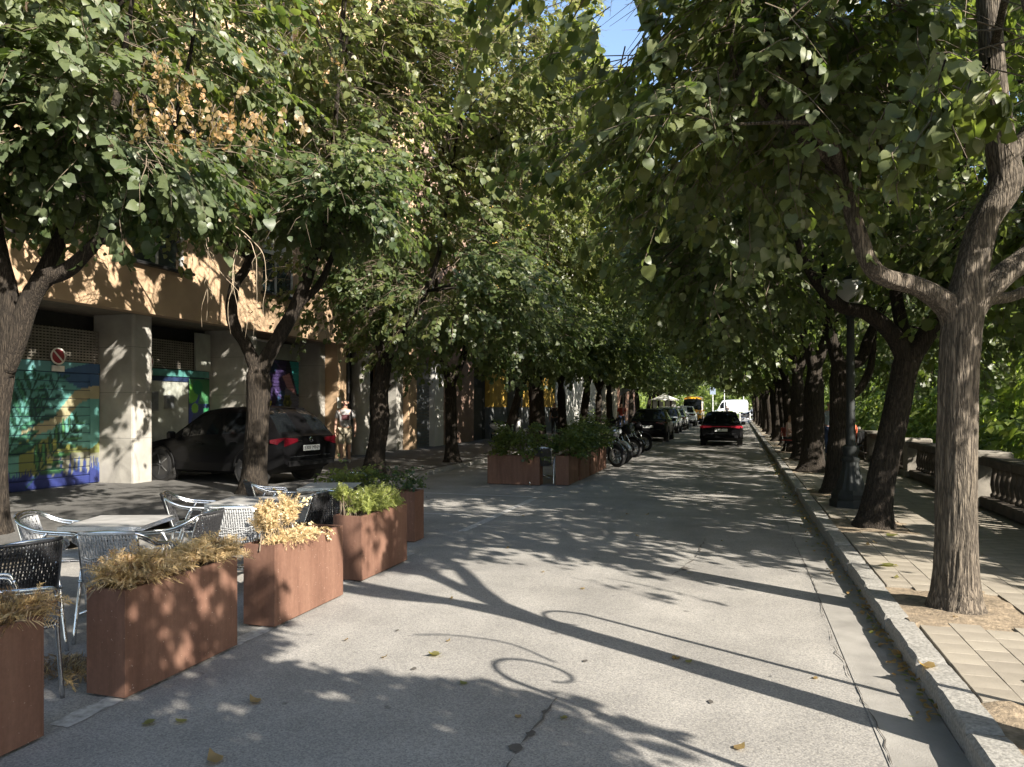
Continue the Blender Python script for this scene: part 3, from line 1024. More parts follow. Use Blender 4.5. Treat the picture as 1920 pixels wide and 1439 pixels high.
# ================================================================== NEIGHBOURS further along the left
def simple_building(name, label, y0, y1, h, wall, base, bays, depth=6, x=FX, basez=0.0, win=(1.3, 1.9), wstep=3.2):
    b = empty(name, (0, 0, 0)); tag(b, label, 'building')
    ng = max(1, int((y1 - y0) / wstep))
    ax = [y0 + (y1 - y0) * (i + .5) / ng for i in range(ng)]
    rows = [4.6 + 3.1 * k for k in range(int((h - 5.5) / 3.1) + 1)]
    holes = [(a - win[0] / 2, a + win[0] / 2, z, z + win[1]) for a in ax for z in rows]
    ybr = sorted({y0, y1} | {a + s * win[0] / 2 for a in ax for s in (-1, 1)})
    zbr = sorted({3.4, h} | {z for z in rows} | {z + win[1] for z in rows})
    facade(b, 'wall', x, .3, ybr, zbr, holes, M[wall])
    for a, b_, z, z2 in holes: window(b, x, a, b_, z, z2)
    mb = MB(); mb.box((x - .3 - depth / 2, (y0 + y1) / 2, h / 2), (depth, y1 - y0, h - .02)); mb.build('core', M[wall], b)
    for (a, c, kind) in bays:
        if kind == 'wall':
            mb = MB(); mb.box((x - .15, (a + c) / 2, 1.75 + basez / 2), (.3, c - a, 3.298 - basez)); mb.build('wall', M[base], b)
            if basez:
                mb = MB(); mb.box((x - .148, (a + c) / 2, LZ + basez / 2), (.3, c - a, basez)); mb.build('wall_base', M['greywall'], b)
        elif kind == 'white':
            mb = MB(); mb.box((x - .13, (a + c) / 2, 1.75), (.3, c - a, 3.298)); mb.build('pilaster', M['whitewall'], b)
        elif kind == 'shutter':
            sh = empty('roller_shutter'); sh.parent = b
            n = 26
            for k in range(n):
                z0 = LZ + 3.2 * k / n
                mb = MB(); mb.bevel_box((x - .22, (a + c) / 2, z0 + .062), (.03, c - a - .02, .11), .008); mb.build('slat', M['shutter_grey'], sh)
        elif kind == 'dark':
            mb = MB(); mb.box((x - .26, (a + c) / 2, 1.75), (.05, c - a, 3.29)); mb.build('recess', M['dark'], b)
            mb = MB(); mb.box((x - .22, (a + c) / 2, 1.3), (.05, (c - a) * .5, 2.4)); mb.build('door', M['darkmetal'], b)
    mb = MB(); mb.box((x - .15 - depth / 2, (y0 + y1) / 2, h + .12), (depth + .6, y1 - y0 + .2, .22)); mb.build('roof', M['soffit'], b)
    return b

simple_building('townhouse', 'pinkish brown stuccoed house with a grey roller shutter next to the ochre building', 25.05, 33.4, 13.5, 'pinkwall', 'pinkwall', [(25.05, 26.7, 'shutter'), (26.7, 27.6, 'white'), (27.6, 31.2, 'wall'), (31.2, 33.4, 'dark')])
simple_building('townhouse', 'yellow painted house with a grey base and dark doorway', 33.45, 46.5, 14.5, 'yellowwall', 'yellowwall', [(33.45, 36.2, 'wall'), (36.2, 39, 'dark'), (39, 41, 'wall'), (41, 42.4, 'dark'), (42.4, 46.5, 'wall')], basez=1.5)
simple_building('townhouse', 'white stuccoed house with a blank ground floor wall', 46.55, 60.5, 12.5, 'whitewall', 'whitewall', [(46.55, 60.5, 'wall')])
simple_building('townhouse', 'cream stuccoed house beyond the white house', 60.55, 72, 15, 'creamwall', 'creamwall', [(60.55, 63, 'wall'), (63, 65, 'shutter'), (65, 68, 'wall'), (68, 70, 'dark'), (70, 72, 'wall')])
simple_building('townhouse', 'terracotta coloured house last in the left row', 72.05, 86, 14, 'redwall', 'redwall', [(72.05, 75, 'wall'), (75, 77, 'dark'), (77, 81, 'wall'), (81, 83, 'shutter'), (83, 86, 'wall')])

# ================================================================== FOLIAGE
def leaf_shape(kind):
    """leaf from its stalk at the origin along +X, unit length; verts, triangles"""
    if kind == 'fine':      # heart-shaped linden leaf folded along the midrib, drooping tip
        mid = [(0, 0, 0), (.35, 0, .02), (.72, 0, -.05), (1.06, 0, -.24)]
        lf = [(-.10, .26, .05), (.14, .50, .07), (.50, .48, .03), (.82, .24, -.09)]
        V = mid + lf + [(x, -y, z) for x, y, z in lf]
        F = []
        for o, flip in ((4, False), (8, True)):
            t = [(0, o + 1, o), (0, 1, o + 1), (1, o + 2, o + 1), (1, 2, o + 2), (2, o + 3, o + 2), (2, 3, o + 3)]
            F += [tuple(reversed(a)) for a in t] if not flip else t
        return np.array(V, float), np.array(F)
    if kind == 'mid':
        V = [(0, 0, 0), (.5, 0, -.02), (1.05, 0, -.2), (.22, .46, .06), (.7, .36, -.02), (.22, -.46, .06), (.7, -.36, -.02)]
        F = [(0, 1, 3), (1, 4, 3), (1, 2, 4), (0, 5, 1), (1, 5, 6), (1, 6, 2)]
        return np.array(V, float), np.array(F)
    V = [(0, 0, 0), (.35, .48, .04), (1.05, 0, -.15), (.35, -.48, .04)]
    return np.array(V, float), np.array([(0, 2, 1), (0, 3, 2)])


def basis(dx, nz):
    """rotation matrices with x along dx and z near nz; arrays (k,3)"""
    x = dx / np.linalg.norm(dx, axis=1, keepdims=True)
    y = np.cross(nz, x); y /= np.linalg.norm(y, axis=1, keepdims=True) + 1e-9
    z = np.cross(x, y)
    return np.stack([x, y, z], 2)


def spray_template(seed, n=18, L=.75, leaf=.105, droop=.35):
    """leaf frames along one drooping twig: positions, bases, sizes, colour jitter, twig points"""
    r = np.random.default_rng(seed)
    t = np.sort(r.uniform(.12, 1.0, n)); t[-1] = 1.0
    side = np.where(np.arange(n) % 2 == 0, 1.0, -1.0) * r.uniform(.3, 1.0, n)
    pos = np.stack([t * L, .05 * np.sin(t * 5 + seed) + side * .04, -droop * L * t ** 2 - r.uniform(.0, .05, n)], 1)
    dx = np.stack([.55 + .3 * r.normal(size=n) * .6, side * .8, -.55 + .3 * r.normal(size=n)], 1)
    nz = np.stack([.35 * r.normal(size=n) + .55, .35 * r.normal(size=n) + side * .25, np.full(n, 1.0)], 1)
    Bm = basis(dx, nz)
    sz = leaf * r.uniform(.40, 1.28, n)
    tw = [(q * L, .05 * math.sin(q * 5 + seed), -droop * L * q * q) for q in (0, .33, .66, 1)]
    return pos, Bm, sz, r.uniform(0, 1, n), tw


SPRAYS = [spray_template(100 + i, n=18 + i % 5, droop=.25 + .07 * (i % 5)) for i in range(10)]
COMPACT = [spray_template(200 + i, n=16, L=.45, leaf=.11, droop=.5) for i in range(4)]


class Leaves:
    """collects leaf frames; emits a crown mesh, and the leaves nearest to the viewer as single leaves"""
    def __init__(self): self.P, self.B, self.S, self.C, self.tw = [], [], [], [], []

    def add_sprays(self, pts, dirs, r, col, templates=SPRAYS, scale=(.8, 1.25), leafscale=1.0, twigs=True):
        n = len(pts)
        if n == 0: return
        pts = np.asarray(pts, float); dirs = np.asarray(dirs, float)
        dn = dirs / (np.linalg.norm(dirs, axis=1, keepdims=True) + 1e-9)
        nz = np.stack([r.normal(size=n) * .25 + .45 * dn[:, 0], r.normal(size=n) * .25 + .45 * dn[:, 1], np.ones(n)], 1)
        Bm = basis(dirs, nz)
        which = r.integers(0, len(templates), n)
        sc = r.uniform(scale[0], scale[1], n)
        for k, tp in enumerate(templates):
            m = np.where(which == k)[0]
            if not len(m): continue
            pos, B, sz, cj, tw = tp
            W = np.einsum('kij,nj->kni', Bm[m], pos) * sc[m][:, None, None] + pts[m][:, None, :]
            BB = np.einsum('kij,njl->knil', Bm[m], B)
            self.P.append(W.reshape(-1, 3)); self.B.append(BB.reshape(-1, 3, 3))
            self.S.append((np.tile(sz, (len(m), 1)) * sc[m][:, None] * leafscale).ravel())
            cc = np.zeros((len(m), len(sz), 3))
            cc[:, :, 0] = np.clip(col[m][:, None, 0] + (cj[None] - .5) * .55, 0, 1)
            cc[:, :, 1] = np.clip(col[m][:, None, 1] + (cj[None] - .5) * .2 * (col[m][:, None, 1] > .02), 0, 1)
            cc[:, :, 2] = col[m][:, None, 2]
            self.C.append(cc.reshape(-1, 3))
            if twigs:
                T = np.einsum('kij,nj->kni', Bm[m], np.array(tw)) * sc[m][:, None, None] + pts[m][:, None, :]
                self.tw.append(T)

    def pack(self):
        self.P = np.concatenate(self.P); self.B = np.concatenate(self.B); self.S = np.concatenate(self.S); self.C = np.concatenate(self.C)
        self.tw = np.concatenate(self.tw) if self.tw else np.zeros((0, 4, 3))

    def keep(self, mask):
        self.P, self.B, self.S, self.C = self.P[mask], self.B[mask], self.S[mask], self.C[mask]

    def mesh(self, name, shape):
        V0, F0 = leaf_shape(shape)
        n, a = len(self.P), len(V0)
        V = np.einsum('kij,nj->kni', self.B, V0) * self.S[:, None, None] + self.P[:, None, :]
        F = F0[None] + (np.arange(n) * a)[:, None, None]
        C = np.repeat(np.concatenate([self.C, np.ones((n, 1))], 1)[:, None, :], a, 1)
        return raw_mesh(name, V.reshape(-1, 3), F.reshape(-1, 3), C.reshape(-1, 4))

    def twig_mesh(self, name, wd=.0055):
        T = self.tw; n = len(T)
        up = np.array([0, 0, wd])
        sd = np.cross(T[:, -1] - T[:, 0], np.array([0, 0, 1.0])); sd /= np.linalg.norm(sd, axis=1, keepdims=True) + 1e-9
        wv = np.array([1.2, 1.0, .7, .3])[None, :, None] * wd
        A = T + sd[:, None] * wv; Bq = T - sd[:, None] * wv; Cq = T + np.array([0, 0, 1.3])[None, None] * wv
        V = np.stack([A, Bq, Cq], 2).reshape(n, -1, 3)
        F0 = []
        for s_ in range(3):
            for k in range(3):
                k2 = (k + 1) % 3
                F0 += [(3 * s_ + k, 3 * s_ + k2, 3 * s_ + 3 + k2), (3 * s_ + k, 3 * s_ + 3 + k2, 3 * s_ + 3 + k)]
        F = np.array(F0)[None] + (np.arange(n) * 12)[:, None, None]
        return raw_mesh(name, V.reshape(-1, 3), F.reshape(-1, 3), None)


def raw_mesh(name, V, F, C=None, smooth=False):
    me = bpy.data.meshes.new(name)
    nv, nf, k = len(V), len(F), F.shape[1]
    me.vertices.add(nv); me.loops.add(nf * k); me.polygons.add(nf)
    me.vertices.foreach_set('co', np.ascontiguousarray(V, np.float32).ravel())
    me.polygons.foreach_set('loop_start', np.arange(0, nf * k, k, dtype=np.int32))
    me.loops.foreach_set('vertex_index', np.ascontiguousarray(F, np.int32).ravel())
    if C is not None:
        ca = me.color_attributes.new('Col', 'FLOAT_COLOR', 'POINT')
        ca.data.foreach_set('color', np.ascontiguousarray(C, np.float32).ravel())
    if smooth: me.polygons.foreach_set('use_smooth', np.ones(nf, bool))
    me.update(); me.validate()
    return me


# the openings in the canopy through which the low sun reaches the street: patches of ground seen from the sun
SUNLIT = [
    [(-3.35, 4.5), (-3.35, 6.6), (-2.9, 7.3), (-1.9, 7.35), (-1.0, 7.0), (-.2, 6.5), (.55, 5.7), (1.0, 5.5), (1.6, 5.0), (2.6, 4.7), (3.6, 4.2), (3.6, 3.0), (2.2, 2.6), (.95, 2.75), (.1, 3.2), (-.6, 3.85), (-1.3, 4.05), (-2.0, 4.1), (-2.7, 4.1)],
    [(-5.6, 5.2), (-5.4, 5.8), (-4.3, 6.2), (-3.3, 6.6), (-3.3, 4.75), (-4.2, 5.0)],
    [(-7.0, 5.6), (-6.0, 5.1), (-5.2, 5.4), (-4.4, 6.0), (-5.0, 6.8), (-6.6, 6.9)],
    [(-.3, 7.7), (.5, 7.5), (.9, 6.9), (.95, 6.2), (.4, 6.3)],
]


def openings(P, z0=0.0):
    """True where a leaf at P would stand in the sun of one of those patches"""
    q = np.array([[noise.noise(Vector((p[0] * .9, p[1] * .9, p[2] * .9))), noise.noise(Vector((p[0] * .9 + 31, p[1] * .9, p[2] * .9)))] for p in P]) if len(P) < 400000 else np.zeros((len(P), 2))
    t = (P[:, 2] - z0) / S.z
    gx = P[:, 0] - S.x * t + q[:, 0] * .55
    gy = P[:, 1] - S.y * t + q[:, 1] * .55
    m = np.zeros(len(P), bool)
    for poly in SUNLIT: m |= inpoly(gx, gy, poly)
    return m


def facade_gaps(P):
    """True where a leaf keeps the sun off one of the bright flecks on the building front"""
    t = (P[:, 0] + 11.25) / S.x
    y = P[:, 1] - S.y * t; z = P[:, 2] - S.z * t
    k = np.array([noise.noise(Vector((a * 2.3, b * 1.15, 4.0))) + .5 * noise.noise(Vector((a * 5.1, b * 2.6, 1.0))) for a, b in zip(y, z)])
    return (t > 0) & (y > 8.5) & (y < 25.5) & (z > .2) & (z < 5.0) & (k > np.where(z > 3.45, .06, .20))


def in_view(P, margin=.56):
    d = -P[:, 0] * math.sin(YAW) + P[:, 1] * math.cos(YAW)
    s = P[:, 0] * math.cos(YAW) + P[:, 1] * math.sin(YAW)
    return (d > .8) & (np.abs(s) / np.maximum(d, .01) * FPX < margin * 1.0) & ((P[:, 2] - CAMH) / np.maximum(d, .01) < .58), d


def sky_gap(P):
    """the small hole in the canopy over the middle of the street"""
    d = -P[:, 0] * math.sin(YAW) + P[:, 1] * math.cos(YAW)
    s = P[:, 0] * math.cos(YAW) + P[:, 1] * math.sin(YAW)
    a = s / np.maximum(d, .1) - .146; b = (P[:, 2] - CAMH) / np.maximum(d, .1) - .505
    j = np.array([noise.noise(Vector((x * 3, y * 3, z * 3))) for x, y, z in P]) * .5
    return (d > 1) & ((a / .034) ** 2 + (b / .055) ** 2 < 1 + j)


def right_edge(P, a, b, dmax=99):
    d = -P[:, 0] * math.sin(YAW) + P[:, 1] * math.cos(YAW)
    s = P[:, 0] * math.cos(YAW) + P[:, 1] * math.sin(YAW)
    return (d > .8) & (d < dmax) & (s / np.maximum(d, .1) > a) & (s / np.maximum(d, .1) < b)


LEAFMESH = {}
def single_leaf_mesh(mat, k):
    key = (mat, k)
    if key not in LEAFMESH:
        V0, F0 = leaf_shape('fine')
        V0 = V0 + rng.normal(size=V0.shape) * .02
        c = [(.25, 0, 0), (.55, .05, 0), (.85, .1, 0), (.7, .85, 0)][k]
        C = np.tile(np.array([*c, 1.0]), (len(V0), 1))
        me = raw_mesh('leaf', V0, F0, C); me.materials.append(M[mat])
        LEAFMESH[key] = me
    return LEAFMESH[key]


def emit_leaves(root, L, mat, n):
    """the n leaves that show largest become single leaves of the tree"""
    if n <= 0: return
    W = L.P + np.array(root.location)[None]
    v, d = in_view(W, .5)
    idx = np.where(v)[0]
    if not len(idx): return
    idx = idx[np.argsort(d[idx] / L.S[idx])[:n]]
    for i in idx:
        k = 3 if L.C[i, 1] > .6 else int(min(2, max(0, L.C[i, 0] * 3)))
        o = bpy.data.objects.new('leaf', single_leaf_mesh(mat, k))
        COL.objects.link(o); o.parent = root
        m4 = Matrix([[*(L.B[i][r_] * L.S[i]), L.P[i][r_]] for r_ in range(3)] + [[0, 0, 0, 1]])
        o.matrix_local = m4
    mask = np.ones(len(L.P), bool); mask[idx] = False
    L.keep(mask)


def crown_points(r, ells, n, nfreq=.75, thr=-.12, zmin=2.6, seed=0.0):
    pts, dirs, outer = [], [], []
    tot = sum(e[2] for e in ells)
    for (c, rad, wgt) in ells:
        k, tries = int(n * wgt / tot), 0
        c = np.array(c); rad = np.array(rad)
        while k > 0 and tries < n * 30:
            tries += 1
            u = r.normal(size=3); u /= np.linalg.norm(u)
            rr = r.uniform() ** .42
            p = c + u * rad * rr
            if p[2] < zmin: continue
            if noise.noise(Vector((p[0] * nfreq + seed, p[1] * nfreq, p[2] * nfreq))) < thr: continue
            d = u * np.array([1, 1, .35]) + r.normal(size=3) * .35
            d[2] = d[2] * .5 - .12
            pts.append(p); dirs.append(d); outer.append(rr); k -= 1
    return np.array(pts), np.array(dirs), np.array(outer)


def colours(r, pts, yellow=.0, brown=.0, ztop=9.0, seed=0.0, topyellow=.0):
    n = len(pts)
    c = np.zeros((n, 3))
    for i, p in enumerate(pts):
        q = noise.noise(Vector((p[0] * .8 + seed, p[1] * .8, p[2] * .8 + 5)))
        c[i, 0] = .45 + .45 * q + r.normal() * .12
        y = yellow + topyellow * max(0, (p[2] - 5.0) / (ztop - 5.0)) + .8 * max(0, noise.noise(Vector((p[0] * .7 + seed + 9, p[1] * .7, p[2] * .7))) - .25)
        c[i, 1] = np.clip(y * r.uniform(.3, 1.2), 0, .9)
        c[i, 2] = 1.0 if r.uniform() < brown else 0
    return np.clip(c, 0, 1)


def bez_branch(mb, a, b, r0, r1, rr, n=8, sag=.25, segs=6):
    a, b = Vector(a), Vector(b)
    mid = a.lerp(b, .5) + Vector((rr.normal() * .15, rr.normal() * .15, sag * (b - a).length * .35))
    P, Q = catmull([a, mid, b], [r0, (r0 + r1) / 2, r1], n // 2)
    mb.tube(P, Q, segs)


def make_tree(name, label, loc, trunk, limbs, ells, nsp, mat='leaf', bark='bark', shape='mid', seed=1, detail=1, nleaf=0, carve=False,
              yellow=.0, topyellow=.0, brown=.0, zmin=2.6, thr=-.12, extra=None, group=None, leafscale=1.0, tmpl=SPRAYS, bkamp=.012, spscale=(.8, 1.25), viewmask=None, fgap=False):
    """trunk and limbs are given as points (local to the base) with radii; ells are crown lobes"""
    r = np.random.default_rng(seed)
    t = empty(name, loc); tag(t, label, 'tree', group)
    P, Q = catmull([p[:3] for p in trunk], [p[3] for p in trunk], 22 * detail if detail > 1 else 8)
    nq = max(2, int(len(Q) * .12))
    TP, TQ = list(P), list(Q)
    if limbs:
        for i in range(nq): Q[-nq + i] *= 1 - .5 * (i + 1) / nq
    # root flare
    Q = [q * (1 + .32 * math.exp(-max(0, p.z) * 8)) for p, q in zip(P, Q)]
    mb = MB(); mb.tube(P, Q, 120 if detail > 2 else (64 if detail > 1 else 16), bark=bkamp if detail > 1 else .008, bfreq=5.5, seed=seed * 3.1)
    mb.build('trunk', M[bark], t, smooth='all')
    ends = []
    for lm in limbs:
        if detail > 1 and lm[0][2] > TP[-1].z - .5 and lm[0][3] > .075:      # the limb's wood runs down into the trunk
            zz = lm[0][2] - .42
            q_ = min(range(len(TP)), key=lambda i: abs(TP[i].z - zz))
            lm = [(*(TP[q_] * .75 + Vector(lm[0][:3]) * .25).xy, TP[q_].z, min(TQ[q_] * .82, lm[0][3] * 1.05))] + list(lm)
        P, Q = catmull([p[:3] for p in lm], [p[3] for p in lm], 12 if detail > 1 else 5)
        mb = MB(); mb.tube(P, Q, 40 if detail > 2 else (20 if detail > 1 else 9), bark=bkamp * .7 if detail > 1 else .004, bfreq=3.0, seed=seed * 5.7 + len(ends))
        mb.build('limb', M[bark], t, smooth='all')
        ends += [P[-1], P[int(len(P) * .7)], P[int(len(P) * .5)]]
    pts, dirs, outer = crown_points(r, ells, nsp, zmin=zmin, thr=thr, seed=seed * 7.7)
    # secondary branches reach from the limbs into the crown
    nb = 22 if detail > 1 else 8
    if len(pts):
        for q in pts[r.integers(0, len(pts), nb)]:
            a = min(ends, key=lambda e: (e - Vector(q)).length) if ends else Vector(trunk[-1][:3])
            mb = MB(); bez_branch(mb, a, q, .032, .007, r, 8, .2, 6)
            mb.build('branch', M[bark], t, smooth='all')
    cols = colours(r, pts + np.array(loc)[None], yellow, brown, seed=seed * 3.3, topyellow=topyellow)
    L = Leaves()
    L.add_sprays(pts, dirs, r, cols, templates=tmpl, leafscale=leafscale, scale=spscale)
    if extra: extra(L, r, t)
    L.pack()
    if carve:
        m = openings(L.P + np.array(loc)[None])
        L.keep(~m)
        if len(L.tw):
            mt = openings(L.tw.mean(1) + np.array(loc)[None]); L.tw = L.tw[~mt]
    if viewmask is not None:
        L.keep(viewmask(L.P + np.array(loc)[None]))
        if len(L.tw): L.tw = L.tw[viewmask(L.tw.mean(1) + np.array(loc)[None])]
    if fgap: L.keep(~facade_gaps(L.P + np.array(loc)[None]))
    emit_leaves(t, L, mat, nleaf)
    me = L.mesh('crown', shape)
    tag(link_mesh('crown', me, M[mat], t), kind='stuff')
    if len(L.tw) and detail > 1:
        tag(link_mesh('twigs', L.twig_mesh('twigs'), M['twig'], t), kind='stuff')
    return t


def lat(dx, z, back=0.0, base=0.0):
    """offset dx metres to the right as seen down the view, back metres further away, at height z above the pavement"""
    p = Rv * dx + Fv * back
    return (p.x, p.y, z)


def rp(dx, z, r, back=0.0):
    return (*lat(dx, z, back), r)


LIMB = [Vector((1.57, 6.4, SWZ)) + Vector(rp(a, z, 0)[:3]) for a, z in ((.30, 3.1), (.385, 3.25), (.36, 3.5), (.32, 3.8), (.29, 4.1), (.27, 4.5), (.24, 4.9))]
def limb_sun(P):
    """the gap through which the sun falls on the rising limb of the first tree"""
    m = np.zeros(len(P), bool)
    s_ = np.array(S)
    j = np.array([noise.noise(Vector((x * 4, y * 4, z * 4))) for x, y, z in P]) * .08
    for c in LIMB:
        v = P - np.array(c)[None]
        t = v @ s_
        m |= (t > .12) & (np.linalg.norm(v - t[:, None] * s_[None], axis=1) < .15 + j)
    return m


G = 'lindens along the balustrade'
# ---- the tree just outside the picture on the right: its trunk and fork throw the long shadow over the road
def t0_extra(L, r, t):
    # the bunch that hangs into the picture, top right
    n = 46
    p = np.stack([r.normal(size=n) * .16 + (-.55), r.normal(size=n) * .16 + .75, r.uniform(2.62, 3.5, n)], 1)
    d = np.stack([r.normal(size=n), r.normal(size=n), -.9 + r.normal(size=n) * .2], 1)
    c = np.zeros((n, 3)); c[:, 0] = r.uniform(.55, 1, n); c[:, 1] = r.uniform(0, .25, n)
    L.add_sprays(p, d, r, c, templates=COMPACT, scale=(.55, .85), leafscale=1.1)
make_tree('linden_tree', 'linden outside the picture edge with leafy branches hanging in at the upper right', (1.62, 3.8, SWZ),
          [(0, 0, -.05, .125), (0.0, .02, .8, .102), (-.01, .04, 1.6, .096), (-.01, .05, 2.1, .09), (-.0, .05, 2.3, .05)],
          [[(-.01, .05, 1.95, .085), (-.17, -.05, 2.6, .07), (-.43, -.28, 3.1, .06), (-.7, -.4, 4.2, .05), (-1.2, -.2, 5.8, .03)],
           [(-.01, .05, 1.95, .085), (.26, .28, 3.0, .065), (.6, .6, 3.9, .055), (.8, .9, 5.0, .03)],
           [(.2, .22, 2.8, .05), (.15, .5, 3.5, .035), (.3, .9, 4.6, .02)],
           [(-.02, .05, 2.2, .085), (.05, -.25, 3.0, .07), (.0, -.45, 4.0, .06), (-.1, -.4, 5.4, .045), (-.1, -.2, 6.6, .02)],
           [(0, .05, 2.2, .07), (.5, .2, 2.9, .06), (1.1, .4, 3.7, .06), (1.6, .7, 4.8, .03)],
           [(.0, -.05, 2.5, .05), (-.1, -.45, 3.05, .04), (-.5, -.7, 4.0, .03)]],
          [((0, .6, 6.0), (2.6, 2.4, 1.9), 1), ((-1.6, 1.2, 4.6), (1.5, 1.4, 1.0), .45), ((2.0, .8, 4.3), (1.6, 1.5, 1.2), .35)],
          400, shape='fine', seed=11, detail=2, nleaf=190, carve=True, zmin=2.55, yellow=.10, extra=t0_extra, group=G, leafscale=.75, viewmask=lambda P: ~limb_sun(P) & ~sky_gap(P) & ~(in_view(P, .52)[0] & (np.hypot(P[:, 0], P[:, 1]) < 3.7)) & ~(right_edge(P, .575, .70) & ~((np.hypot(P[:, 0] - 1.07, P[:, 1] - 4.55) < .5) & (P[:, 2] < 3.75))))

# ---- first trunk in the picture
make_tree('linden_tree', 'first linden trunk beside the kerb, thick ridged bark, forking above the lamp globe', (1.57, 6.4, SWZ),
          [rp(0, -.05, .152), rp(.01, .5, .142), rp(.015, 1.1, .135), rp(.02, 1.7, .132), rp(.04, 2.05, .136), rp(.06, 2.3, .10), rp(.08, 2.45, .05)],
          [[rp(.0, 2.2, .10), rp(-.25, 2.42, .068), rp(-.6, 2.55, .062), rp(-.76, 2.93, .055), rp(-.88, 3.35, .048), rp(-1.05, 4.2, .045, .2), rp(-1.2, 5.4, .025, .5)],
           [rp(.035, 1.9, .128), rp(.06, 2.2, .137), rp(.12, 2.55, .115), rp(.22, 2.92, .10), rp(.385, 3.22, .115), rp(.35, 3.5, .10), rp(.30, 4.0, .085), rp(.25, 4.7, .075), rp(.2, 6.0, .045), rp(.1, 7.3, .02)],
           [rp(.10, 2.2, .10), rp(.32, 2.48, .085), rp(.62, 2.72, .075), rp(1.1, 3.2, .055), rp(1.7, 4.2, .03)],
           [rp(.12, 2.32, .055, .06), rp(.45, 2.38, .05, .3), rp(.9, 2.50, .04, .5), rp(1.6, 3.0, .02, .7)],
           [rp(.36, 3.3, .08), rp(.62, 3.7, .06), rp(1.0, 4.6, .035)]],
          [((-.3, .2, 5.6), (3.0, 2.7, 2.1), .7), ((-1.5, .0, 4.0), (1.6, 1.5, .9), .40), ((2.4, .6, 4.2), (2.4, 2.2, 1.7), .85), ((-.9, -1.0, 3.9), (1.2, 1.2, .8), .2)],
          1500, shape='fine', seed=12, detail=3, nleaf=170, carve=True, thr=.0, yellow=.10, leafscale=.80, zmin=2.95, group=G, bkamp=.008, viewmask=lambda P: ~right_edge(P, .60, .69, 5.75) & ~sky_gap(P) & ~limb_sun(P))

make_tree('linden_tree', 'leaning linden trunk between the first trunk and the lamp post', (1.67, 10.5, SWZ),
          [rp(-.02, -.05, .20), rp(.06, .5, .165), rp(.22, 1.2, .15), rp(.36, 1.9, .14), rp(.42, 2.2, .15)],
          [[rp(.38, 2.05, .11), rp(.22, 2.45, .10), rp(-.1, 2.72, .09), rp(-.5, 2.85, .075), rp(-.9, 3.4, .05), rp(-1.2, 4.6, .03)],
           [rp(.44, 2.1, .12), rp(.66, 2.45, .11), rp(.95, 3.0, .09), rp(1.1, 4.2, .06), rp(1.2, 5.6, .03)],
           [rp(.42, 2.2, .09, .05), rp(.4, 3.2, .07, .3), rp(.3, 5.0, .03, .4)]],
          [((-.1, .2, 5.9), (3.0, 2.7, 2.6), 1.1), ((-1.7, .1, 3.9), (1.5, 1.4, .9), .35), ((2.6, .2, 4.0), (2.4, 2.1, 1.5), .75)],
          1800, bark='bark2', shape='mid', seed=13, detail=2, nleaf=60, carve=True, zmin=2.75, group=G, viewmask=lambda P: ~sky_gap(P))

make_tree('linden_tree', 'slim pale-footed linden trunk close behind the lamp post', (1.63, 14.3, SWZ),
          [rp(-.04, -.05, .19), rp(0, .4, .16), rp(.05, 1.2, .14), rp(.06, 2.4, .14)],
          [[rp(.06, 2.2, .10), rp(.45, 2.35, .09), rp(.6, 2.75, .08), rp(1.0, 3.6, .05)],
           [rp(.05, 2.3, .11), rp(-.15, 3.2, .09), rp(-.3, 5.2, .04)],
           [rp(.02, 1.7, .08), rp(.35, 1.75, .07), rp(.62, 2.2, .06), rp(.7, 3.0, .04)]],
          [((-.1, .2, 6.0), (3.0, 2.7, 2.8), 1.2), ((-1.7, .1, 3.8), (1.5, 1.4, .9), .4), ((2.6, .2, 3.9), (2.4, 2.1, 1.5), .75)],
          1500, bark='bark2', shape='mid', seed=14, detail=2, nleaf=0, carve=True, zmin=2.6, group=G)

make_tree('linden_tree', 'stout linden trunk with spreading roots, left of the person in blue', (1.66, 18.9, SWZ),
          [rp(0, -.05, .34), rp(0, .25, .26), rp(.02, .9, .23), rp(.05, 2.6, .21)],
          [[rp(.05, 2.4, .15), rp(-.2, 3.3, .11), rp(-.4, 5.4, .05)], [rp(.06, 2.4, .15), rp(.4, 3.4, .10), rp(.8, 5.2, .04)]],
          [((-.1, .2, 6.4), (3.0, 2.6, 3.3), 1.3), ((-1.7, .1, 3.7), (1.5, 1.4, .9), .4), ((2.6, .2, 3.8), (2.4, 2.1, 1.5), .75), ((-3.0, .2, 6.2), (2.3, 2.2, 2.4), .7)],
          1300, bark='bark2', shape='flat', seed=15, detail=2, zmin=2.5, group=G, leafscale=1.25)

make_tree('linden_tree', 'dark linden trunk beside the seated person in pink', (1.66, 22.9, SWZ),
          [rp(.05, -.05, .28), rp(.03, .3, .21), rp(-.02, 1.0, .19), rp(-.06, 2.6, .18)],
          [[rp(-.06, 2.4, .13), rp(-.3, 3.4, .10), rp(-.5, 5.4, .05)], [rp(-.05, 2.4, .13), rp(.3, 3.5, .09), rp(.6, 5.2, .04)]],
          [((-.1, .2, 6.4), (3.0, 2.6, 3.3), 1.3), ((-1.7, .1, 3.7), (1.5, 1.4, .9), .4), ((2.6, .2, 3.8), (2.4, 2.1, 1.5), .75), ((-3.0, .2, 6.2), (2.3, 2.2, 2.4), .7)],
          1300, bark='bark2', shape='flat', seed=16, detail=2, zmin=2.5, group=G, leafscale=1.3)

